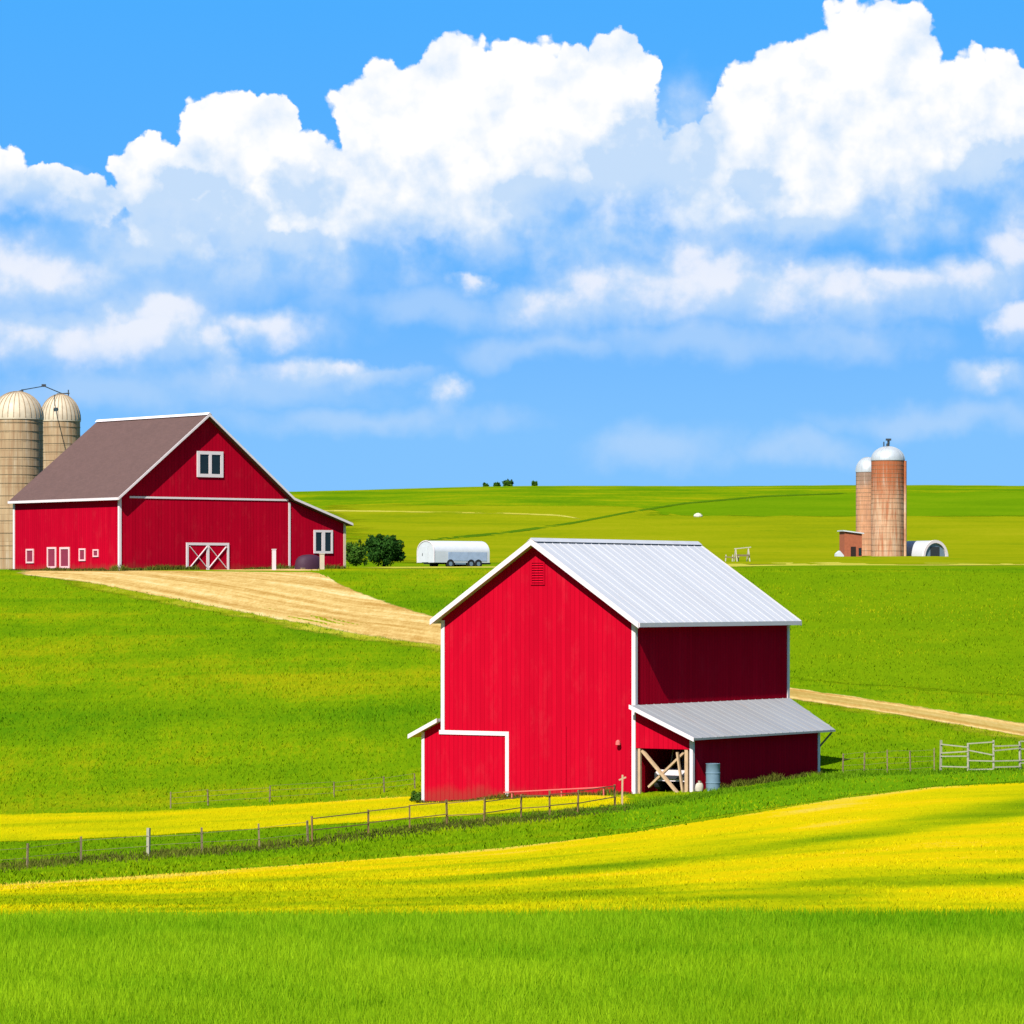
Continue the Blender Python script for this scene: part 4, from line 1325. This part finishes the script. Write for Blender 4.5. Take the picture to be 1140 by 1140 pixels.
bush('bush', at(427, 345), 3.9, 3.2, 'dark round bush between the far barn and the white truck', 'bush', M['leaf'], seed=3, n=7000, leaf=0.14)
bush('bush', at(396, 352), 2.1, 2.5, 'small lighter bush squeezed between the lean-to wall and the dark bush', 'bush', M['leaf_l'], seed=5, n=3000, leaf=0.12)
bush('bush', at(466, 163.5), 0.85, 0.55, 'low green shrub at the left foot of the near barn', 'bush', M['leaf_l'], seed=8, n=900, leaf=0.05)
for i, (u, w, h, lab) in enumerate([(541, 2.6, 1.3, 'smallest of the far trees on the skyline, leftmost'), (553, 3.4, 1.5, 'low flat far tree beside the tallest skyline tree'),
                                    (566, 4.8, 2.6, 'tallest broad tree on the far skyline'), (595, 2.4, 1.9, 'lone small tree at the right end of the skyline trees')]):
    p = at(u, 1590) - np.array([0, 0, 0.5])
    bush('skyline_tree', p, w, h + 1.0, lab, 'tree', M['leaf_l'], 'trees on the far skyline', 20 + i, 900, 0.5)


# ------------------------------------------------------------------ fences
def fence(name, label, posts, hgt, pw, rails, pmat, rmat, rail_w=0.03, rail_h=0.1, special=None, wire=False, sway=0.05):
    """posts: ground points; rails: heights above ground"""
    t = thing(name, posts[0], 0, label, 'fence')
    o = np.array(posts[0])
    for i, p in enumerate(posts):
        q = np.array(p) - o
        m_, h_, w_ = pmat, hgt * (0.92 + 0.16 * random.random()), pw
        if special and i in special:
            m_, h_, w_ = special[i]
        lx_, ly_ = random.uniform(-0.04, 0.04), random.uniform(-0.03, 0.03)
        MB().bar(q + np.array([0, 0, -0.3]), q + np.array([lx_, ly_, h_]), w_).build('post', M[m_], t)
    for z in rails:
        for i in range(len(posts) - 1):
            a = np.array(posts[i]) - o; b = np.array(posts[i + 1]) - o
            dz0_, dz1_ = random.uniform(-sway, sway), random.uniform(-sway, sway)
            off = np.array([0, -pw / 2 - rail_w / 2 - 0.004, 0])
            a2_, b2_ = a + off + np.array([0, 0, z + dz0_]), b + off + np.array([0, 0, z + dz1_])
            if wire:
                MB().tube(a2_, b2_, rail_w / 2, 5).build('wire', M[rmat], t)
            else:
                MB().bar(a2_, b2_, rail_w, rail_h).build('rail', M[rmat], t)
    return t


FP = [(348, 938), (410, 929), (456, 923.5), (498, 919), (539, 917), (580, 912), (612, 909.5), (643, 906), (685, 900)]
fence('rail_fence', 'weathered brown rail fence running in front of the near red barn', [pix(u, v) for u, v in FP], 0.98, 0.06, (0.42, 0.85), 'brown_wood', 'brown_wood', 0.025, 0.035)
FW = [(-90, 977), (-30, 970), (30, 966), (90, 958), (165, 953), (225, 949.5), (289, 944.5), (343, 938.5)]
fence('wire_fence', 'sagging wire fence with thin stakes and one pale post along the weedy strip', [pix(u, v) for u, v in FW], 0.86, 0.06, (0.35, 0.72), 'old_wood', 'old_wood', 0.014, special={4: ('silver_wood', 1.0, 0.11)}, wire=True)
FB = [(190, 902), (232, 899), (300, 895), (372, 889.5), (428, 884), (462, 880)]
fence('wire_fence', 'faint thin wire fence behind the stubble strip at the foot of the hill', [pix(u, v - 2) for u, v in FB], 0.72, 0.05, (0.25, 0.48, 0.70), 'old_wood', 'old_wood', 0.014, wire=True)
FR = [(1047, 859), (1078, 858.5), (1106, 858), (1136, 857), (1170, 856), (1210, 855)]
fence('board_fence', 'silvery weathered board fence with uneven rails at the right edge of the field', [pix(u, v) for u, v in FR], 1.25, 0.08, (0.22, 0.50, 0.80, 1.08), 'silver_wood', 'silver_wood', 0.03, 0.05, sway=0.16)
FM = [(938, 863), (962, 862), (988, 861), (1014, 860), (1040, 859)]
fence('mesh_fence', 'hazy grey wire fence between the shed shadow and the white board fence', [pix(u, v - 1) for u, v in FM], 0.95, 0.05, (0.15, 0.4, 0.65, 0.9), 'old_wood', 'old_wood', 0.010, wire=True)
# low pinkish pole rail against the near barn
pr_ = thing('pole_rail', b2w(-5.0, -0.9, 0), TH, 'thin faded red pole rail leaning low across the foot of the red gable', 'rail')
q0 = b2w(-5.0, -0.9)
base = float(gz(q0[0], q0[1])) - q0[2]
MB().bar((-1.0, 0, base + 0.25), (4.2, 0, base + 0.62), 0.035, 0.045).build('pole', M['pinkred'], pr_)
for x in (-0.6, 1.9, 4.0):
    MB().bar((x, 0.05, base - 0.3), (x, 0.05, base + 0.35 + x * 0.07), 0.05).build('stake', M['pinkred'], pr_)
# tall stake with a birdhouse-like cap
ps = pix(685, 898)
st_ = thing('stake', ps + np.array([0.25, -0.3, 0]), 0, 'tall thin wooden stake with a small crosspiece before the red gable', 'stake')
MB().bar((0, 0, -0.3), (0.02, 0, 1.25), 0.07).build('shaft', M['wood'], st_)
MB().bar((-0.12, 0, 1.05), (0.16, 0, 1.16), 0.05, 0.06).build('crosspiece', M['wood'], st_)

# ------------------------------------------------------------------ things around the shed
pbn = b2w(Sn + 0.65, 0.55)
gzb = float(gz(pbn[0], pbn[1]))
bn = thing('drum', (pbn[0], pbn[1], gzb), 0, 'blue-grey drum standing in front of the dark shed wall', 'drum')
MB().lathe([(0.285, -0.1), (0.29, 0.3), (0.305, 0.31), (0.305, 0.35), (0.29, 0.36), (0.29, 0.7), (0.305, 0.71), (0.305, 0.75), (0.29, 0.76), (0.29, 1.08), (0.305, 1.1), (0.305, 1.12), (0.27, 1.12), (0.27, 1.09)], 28).build('barrel', M['blue_grey'], bn, True)
MB().lathe([(0.26, 1.085), (0.26, 1.10)], 24).tube((0.1, 0.05, 1.10), (0.1, 0.05, 1.13), 0.04, 10).build('lid', M['grey_steel'], bn, True)
pst = b2w(Sn + 0.25, 0.1)
sk = thing('feed_sack', (pst[0], pst[1], float(gz(pst[0], pst[1])) + 0.02), R(15), 'pale slumped feed sack leaning at the shed corner by the drum', 'sack')
sm_ = MB().lathe([(0.10, -0.05), (0.20, 0.0), (0.23, 0.18), (0.20, 0.36), (0.13, 0.45)], 14)
sm_.v = [(v[0] * 1.0 + 0.05 * v[2], v[1] * 0.7, v[2] * (1 + 0.12 * v[0])) for v in sm_.v]
sm_.build('bag', M['pale_wood'], sk, True)
MB().tube((0.02, 0, 0.43), (0.04, 0, 0.56), 0.05, 8, 0.10).build('tied_neck', M['pale_wood'], sk, True)
sk.scale = (0.8, 0.8, 0.75)
# old pale runabout parked inside the open shed
pcw = b2w(1.35, 1.9)
zf = float(gz(pcw[0], pcw[1])) + 0.05
cw = thing('utility_cart', (pcw[0], pcw[1], zf), TH, 'pale dusty utility cart parked inside the open timber-braced shed', 'cart')
MB().prism([(-0.95, -1.0, 0.35), (0.95, -1.0, 0.35), (0.95, -1.0, 0.68), (0.75, -1.0, 0.84), (-0.75, -1.0, 0.84), (-0.95, -1.0, 0.68)], (0, 2.2, 0)).build('body', M['white'], cw)
MB().box(-0.8, 0.8, -1.06, -1.002, 0.45, 0.6).build('grille', M['iron'], cw)
for x in (-0.7, 0.7):
    MB().tube((x, -1.05, 0.70), (x, -1.003, 0.70), 0.1, 12).build('headlight', M['dome_white'], cw)
fr_ = MB()
for x in (-0.8, 0.8):
    fr_.bar((x, 0.0, 0.84), (x * 0.9, 0.1, 1.65), 0.05)
    fr_.bar((x, 1.0, 0.84), (x * 0.9, 0.9, 1.65), 0.05)
fr_.box(-0.76, 0.76, 0.05, 0.95, 1.65, 1.70)
fr_.build('roof_frame', M['pale_wood'], cw)
for x in (-0.92, 0.92):
    for y in (-0.6, 0.8):
        w_ = MB().tube((x - 0.12, y, 0.3), (x + 0.12, y, 0.3), 0.33, 18).build('wheel', M['tyre'], cw)
        MB().tube((x + math.copysign(0.122, x), y, 0.3), (x + math.copysign(0.135, x), y, 0.3), 0.17, 12).build('hub', M['pale_wood'], w_)

# ------------------------------------------------------------------ things far out in the upland pasture
pf = at(826, 545)
hr_ = thing('field_frame', pf, R(20), 'small grey timber frame standing out in the upland pasture', 'frame')
m_ = MB()
for x in (-1.0, 1.0):
    m_.bar((x, -0.6, -0.2), (x, 0, 1.9), 0.12)
    m_.bar((x, 0.6, -0.2), (x, 0, 1.9), 0.12)
m_.bar((-1.2, 0, 1.85), (1.4, 0, 2.1), 0.12)
m_.build('legs', M['pale_wood'], hr_)
MB().bar((-1.0, -0.35, 0.9), (1.0, -0.35, 0.9), 0.5, 0.25).build('tray', M['old_wood'], hr_)
pf = at(815, 545)
fb_ = thing('hurdle', pf, R(10), 'low broken hurdle beside the grey timber frame in the pasture', 'hurdle')
for x in (-1.0, 0, 0.9):
    MB().bar((x, 0, -0.2), (x + 0.1, 0, 1.0), 0.12).build('stake', M['pale_wood'], fb_)
MB().bar((-1.1, -0.08, 0.7), (1.0, -0.08, 0.55), 0.06, 0.14).build('rail', M['old_wood'], fb_)
pr2 = pix(777, 575.5)
rk = MB().lathe([(0.9, -0.3), (1.05, 0.25), (0.8, 0.8), (0.3, 1.1), (0.05, 1.15)], 9)
rk.v = [(v[0] * (1.2 + 0.15 * math.sin(3 * v[2] + v[1])), v[1], v[2]) for v in rk.v]
rko = rk.build('boulder', M['rock'], None, False)
rko.location = tuple(map(float, pr2))
tag(rko, 'single pale boulder lying in the upland field', 'boulder')


# ------------------------------------------------------------------ grasses
def blades(name, pts, hts, wid, lean, mat, rnd, seed=0):
    rg = np.random.default_rng(seed + 1000)
    n = len(pts)
    a = rg.uniform(0, 2 * math.pi, n)
    side = np.stack([np.cos(a), np.sin(a) * 0.6, np.zeros(n)], 1) * (wid * rg.uniform(0.6, 1.3, n))[:, None]
    la = rg.uniform(0, 2 * math.pi, n)
    ln = np.stack([np.cos(la), np.sin(la), np.zeros(n)], 1) * (hts * lean * rg.uniform(0.2, 1.4, n))[:, None]
    up = np.stack([np.zeros(n), np.zeros(n), hts], 1)
    p = pts - np.array([0, 0, 0.02])
    v = np.stack([p - side, p + side, p + up * 0.6 + ln * 0.4 + side * 0.75, p + up * 0.6 + ln * 0.4 - side * 0.75, p + up + ln], 1)
    V = v.reshape(-1, 3)
    b = np.arange(n) * 5
    # quad split into triangles, all faces of one size
    T = np.concatenate([np.stack([b, b + 1, b + 2], 1), np.stack([b, b + 2, b + 3], 1), np.stack([b + 3, b + 2, b + 4], 1)])
    o = np_mesh(name, V, T, mat, {'rnd': np.repeat(rnd, 5)}, None, False)
    return o


NF = 260000
yy = 40 + 18.2 * RNG.uniform(0, 1, NF) ** 0.95
xx = (RNG.uniform(-150, 1290, NF) - 570) / F * np.maximum(yy, 40)
pts = np.stack([xx, yy, gz(xx, yy)], 1)
c1_ = vnoise(xx, yy, 1.6, 1); c2_ = vnoise(xx, yy, 0.45, 2); c3_ = vnoise(xx, yy, 3.2, 3)
hts = (0.11 + 0.10 * c1_ + 0.13 * RNG.uniform(0, 1, NF) ** 2) * np.interp(yy, [42, 58], [1.15, 0.9])
rnd = np.clip(0.25 * c1_ + 0.22 * c2_ + 0.38 * c3_ + 0.42 * RNG.uniform(0, 1, NF) - 0.27 + np.interp(yy, [42, 47, 54, 58], [0.16, 0.04, 0.04, -0.06]), 0, 1)
g_ = blades('meadow_grass', pts, hts, 0.0062, 0.35, M['blade'], rnd, 4)
tag(g_, 'fresh bright green grass filling the foreground', 'grass', kind='stuff')
fg = band('meadow', [(-260, 1012, 1230), (1400, 1012, 1230)], M['lowgrass'], 0.02, 20, 12)


def strip(n, pts_uv, spread, h, wid, mat, name, label, seed, off=0.0):
    """tufts along a line of photo points, laid on the terrain"""
    rg = np.random.default_rng(seed)
    L = np.array([pix(u, v) for u, v in pts_uv])
    t = rg.uniform(0, len(L) - 1.001, n)
    i = t.astype(int); f = (t - i)[:, None]
    p = L[i] * (1 - f) + L[i + 1] * f
    p[:, 0] += rg.normal(0, 0.15, n); p[:, 1] += rg.normal(0, spread, n) + off
    p[:, 2] = gz(p[:, 0], p[:, 1])
    cl = vnoise(p[:, 0], p[:, 1], 0.8, seed)
    cl = cl * np.clip(vnoise(p[:, 0], p[:, 1], 2.6, seed + 1) * 1.7 - 0.2, 0.05, 1)
    o = blades(name, p, h * (0.35 + 0.9 * cl * rg.uniform(0.4, 1, n)), wid, 0.6, mat, np.clip(0.6 * cl + 0.5 * rg.uniform(0, 1, n) - 0.05, 0, 1), seed)
    return tag(o, label, 'weeds', kind='stuff')


strip(9000, [(-60, 968), (30, 963), (90, 957), (165, 952), (225, 949), (289, 944), (348, 938), (410, 929), (456, 924), (498, 919), (539, 916), (580, 912), (612, 909), (643, 905), (700, 899)], 1.5, 0.27, 0.020, M['weed'], 'weeds', 'dry dark weeds tangled along the fence line', 31, -0.4)
strip(9000, [(560, 912), (640, 905), (705, 899), (740, 893), (770, 889), (800, 883), (860, 874), (912, 867), (960, 862), (1045, 860), (1160, 857)], 1.0, 0.30, 0.02, M['verge'], 'verge_grass', 'green verge grass along the foot of the shed wall', 33, -0.5)


# tufts of the pasture and the crop, spread over the slopes that face the viewer
UT = np.arange(-130, 1275, 7.0); VT = np.arange(600, 1031, 1.0)
TAB = np.zeros((len(UT), len(VT)))
for i_, u_ in enumerate(UT):
    x_ = (u_ - 570) / F * DG
    vv_ = np.minimum.accumulate(HZ - (gz(x_, DG) - EYE) * F / DG)
    TAB[i_] = np.interp(-VT, -vv_, DG)


def dist(u, v):
    a = (u - UT[0]) / 7.0; i = np.clip(a.astype(int), 0, len(UT) - 2); f = a - i
    b = v - VT[0]; j = np.clip(b.astype(int), 0, len(VT) - 2); g_ = b - j
    return (TAB[i, j] * (1 - f) + TAB[i + 1, j] * f) * (1 - g_) + (TAB[i, j + 1] * (1 - f) + TAB[i + 1, j + 1] * f) * g_


def edge_of(B, col, u):
    B = np.array(B, float)
    return np.interp(u, B[:, 0], B[:, col])


ROAD = [(10, 637, 639), (100, 634.2, 649), (200, 633, 667), (300, 633, 687), (345, 633, 695), (364, 640, 699), (400, 660, 706), (440, 674, 712), (490, 689, 720), (600, 714, 736), (700, 734, 753), (800, 751, 769), (880, 764, 779), (1000, 781, 797), (1140, 804, 820), (1350, 831, 849)]
NT_ = 170000
tu = RNG.uniform(-120, 1265, NT_); tv = 634 + (998 - 634) * RNG.uniform(0, 1, NT_)
keep = ~((tv > edge_of(ROAD, 1, tu) - 1) & (tv < edge_of(ROAD, 2, tu)) & (tu > 10))
keep &= ~((tv > edge_of(STRIP, 1, tu)) & (tv < edge_of(STRIP, 2, tu)) & (tu < 720))
keep &= tv < edge_of(CROP, 1, tu) + 2
tu, tv = tu[keep], tv[keep]
td = dist(tu, tv)
tx = (tu - 570) / F * td
tp_ = np.stack([tx, td, gz(tx, td)], 1)
lxx = (tx - O[0]) * ax[0] + (td - O[1]) * ax[1]; lyy = (tx - O[0]) * ay[0] + (td - O[1]) * ay[1]
ok_ = ~((lxx > -Wn - 1.3) & (lxx < Sn + 0.15) & (lyy > -0.25) & (lyy < Dn + 0.2))
tu, tv, tx, td, tp_ = tu[ok_], tv[ok_], tx[ok_], td[ok_], tp_[ok_]
cl_ = vnoise(tx + 300, td, 2.3, 61)
th_ = (0.04 + 0.07 * cl_ + 0.06 * RNG.uniform(0, 1, len(tu))) * np.interp(td, [120, 290], [1.0, 1.5])
to_ = blades('pasture_grass', tp_, th_, 0.022, 0.7, M['hill_tuft'], np.clip(0.30 + 0.25 * cl_ + 0.45 * RNG.uniform(0, 1, len(tu)), 0, 1), 62)
tag(to_, 'short tufted pasture grass over the hillside', 'grass', kind='stuff')


def crop_tufts(n, B, tone, seed, name, label, hmax):
    rg = np.random.default_rng(seed)
    u = rg.uniform(-120, 1265, n) if B is CROP else rg.uniform(-120, 700, n)
    t = rg.uniform(0.03, 0.98, n)
    a, b = edge_of(B, 1, u), edge_of(B, 2, u)
    v = a * (1 - t) + b * t
    d = dist(u, np.minimum(v, 1029)); x = (u - 570) / F * d
    cl = vnoise(x + 300, d, 1.7, seed)
    h = hmax * (0.35 + 0.5 * cl + 0.35 * rg.uniform(0, 1, n))
    o = blades(name, np.stack([x, d, gz(x, d)], 1), h, 0.008, 0.6, M['crop_tuft'], np.clip(0.25 + 0.2 * cl + 0.55 * rg.uniform(0, 1, n), 0, 1), seed)
    at_ = o.data.attributes.new('tone', 'FLOAT', 'POINT')
    at_.data.foreach_set('value', np.repeat(tone(u, t, v) + rg.normal(0, 0.06, n), 5).astype(np.float32))
    return tag(o, label, 'crop', kind='stuff')


crop_tufts(60000, CROP, crop_tone, 71, 'crop_stems', 'yellow and green ripening crop stems in the front field', 0.085)
crop_tufts(14000, STRIP, strip_tone, 72, 'stubble_stems', 'yellow stubble stems behind the wire fence', 0.14)


def base_weeds(n, segs, h, wid, mat, name, label, seed):
    """weeds and worn tufts along the foot of a wall"""
    rg = np.random.default_rng(seed)
    k = rg.integers(0, len(segs), n); t = rg.uniform(0, 1, n)[:, None]
    A = np.array([a for a, b in segs])[k]; B = np.array([b for a, b in segs])[k]
    p = A * (1 - t) + B * t
    p[:, 0] += rg.normal(0, 0.10, n); p[:, 1] -= np.abs(rg.normal(0, 0.22, n))
    p[:, 2] = gz(p[:, 0], p[:, 1])
    cl = vnoise(p[:, 0] + 200, p[:, 1], 0.55, seed) * np.clip(vnoise(p[:, 0] + 200, p[:, 1], 2.1, seed + 3) * 1.8 - 0.35, 0.05, 1)
    o = blades(name, p, h * (0.25 + 1.1 * cl * rg.uniform(0.5, 1, n)), wid, 0.6, mat, np.clip(0.4 * cl + 0.6 * rg.uniform(0, 1, n), 0, 1), seed)
    return tag(o, label, 'weeds', kind='stuff')


def f2w(x, y):
    return np.array([O2[0] + bx[0] * x + by[0] * y, O2[1] + bx[1] * x + by[1] * y, 0.0])


base_weeds(2600, [(b2w(-Wn - 1.0, -0.15), b2w(-0.2, -0.15)), (b2w(Sn + 0.12, 1.2), b2w(Sn + 0.12, Ds_))], 0.40, 0.018, M['weed'], 'wall_weeds', 'dry weeds along the foot of the near barn walls', 81)
base_weeds(3000, [(f2w(0, -0.2), f2w(W2 * 0.45, -0.2)), (f2w(W2 * 0.72, -0.2), f2w(W2 + L2, -0.2)), (f2w(-0.2, 0), f2w(-0.2, D2))], 0.55, 0.03, M['weed'], 'yard_weeds', 'scattered weeds along the foot of the far barn walls', 83)
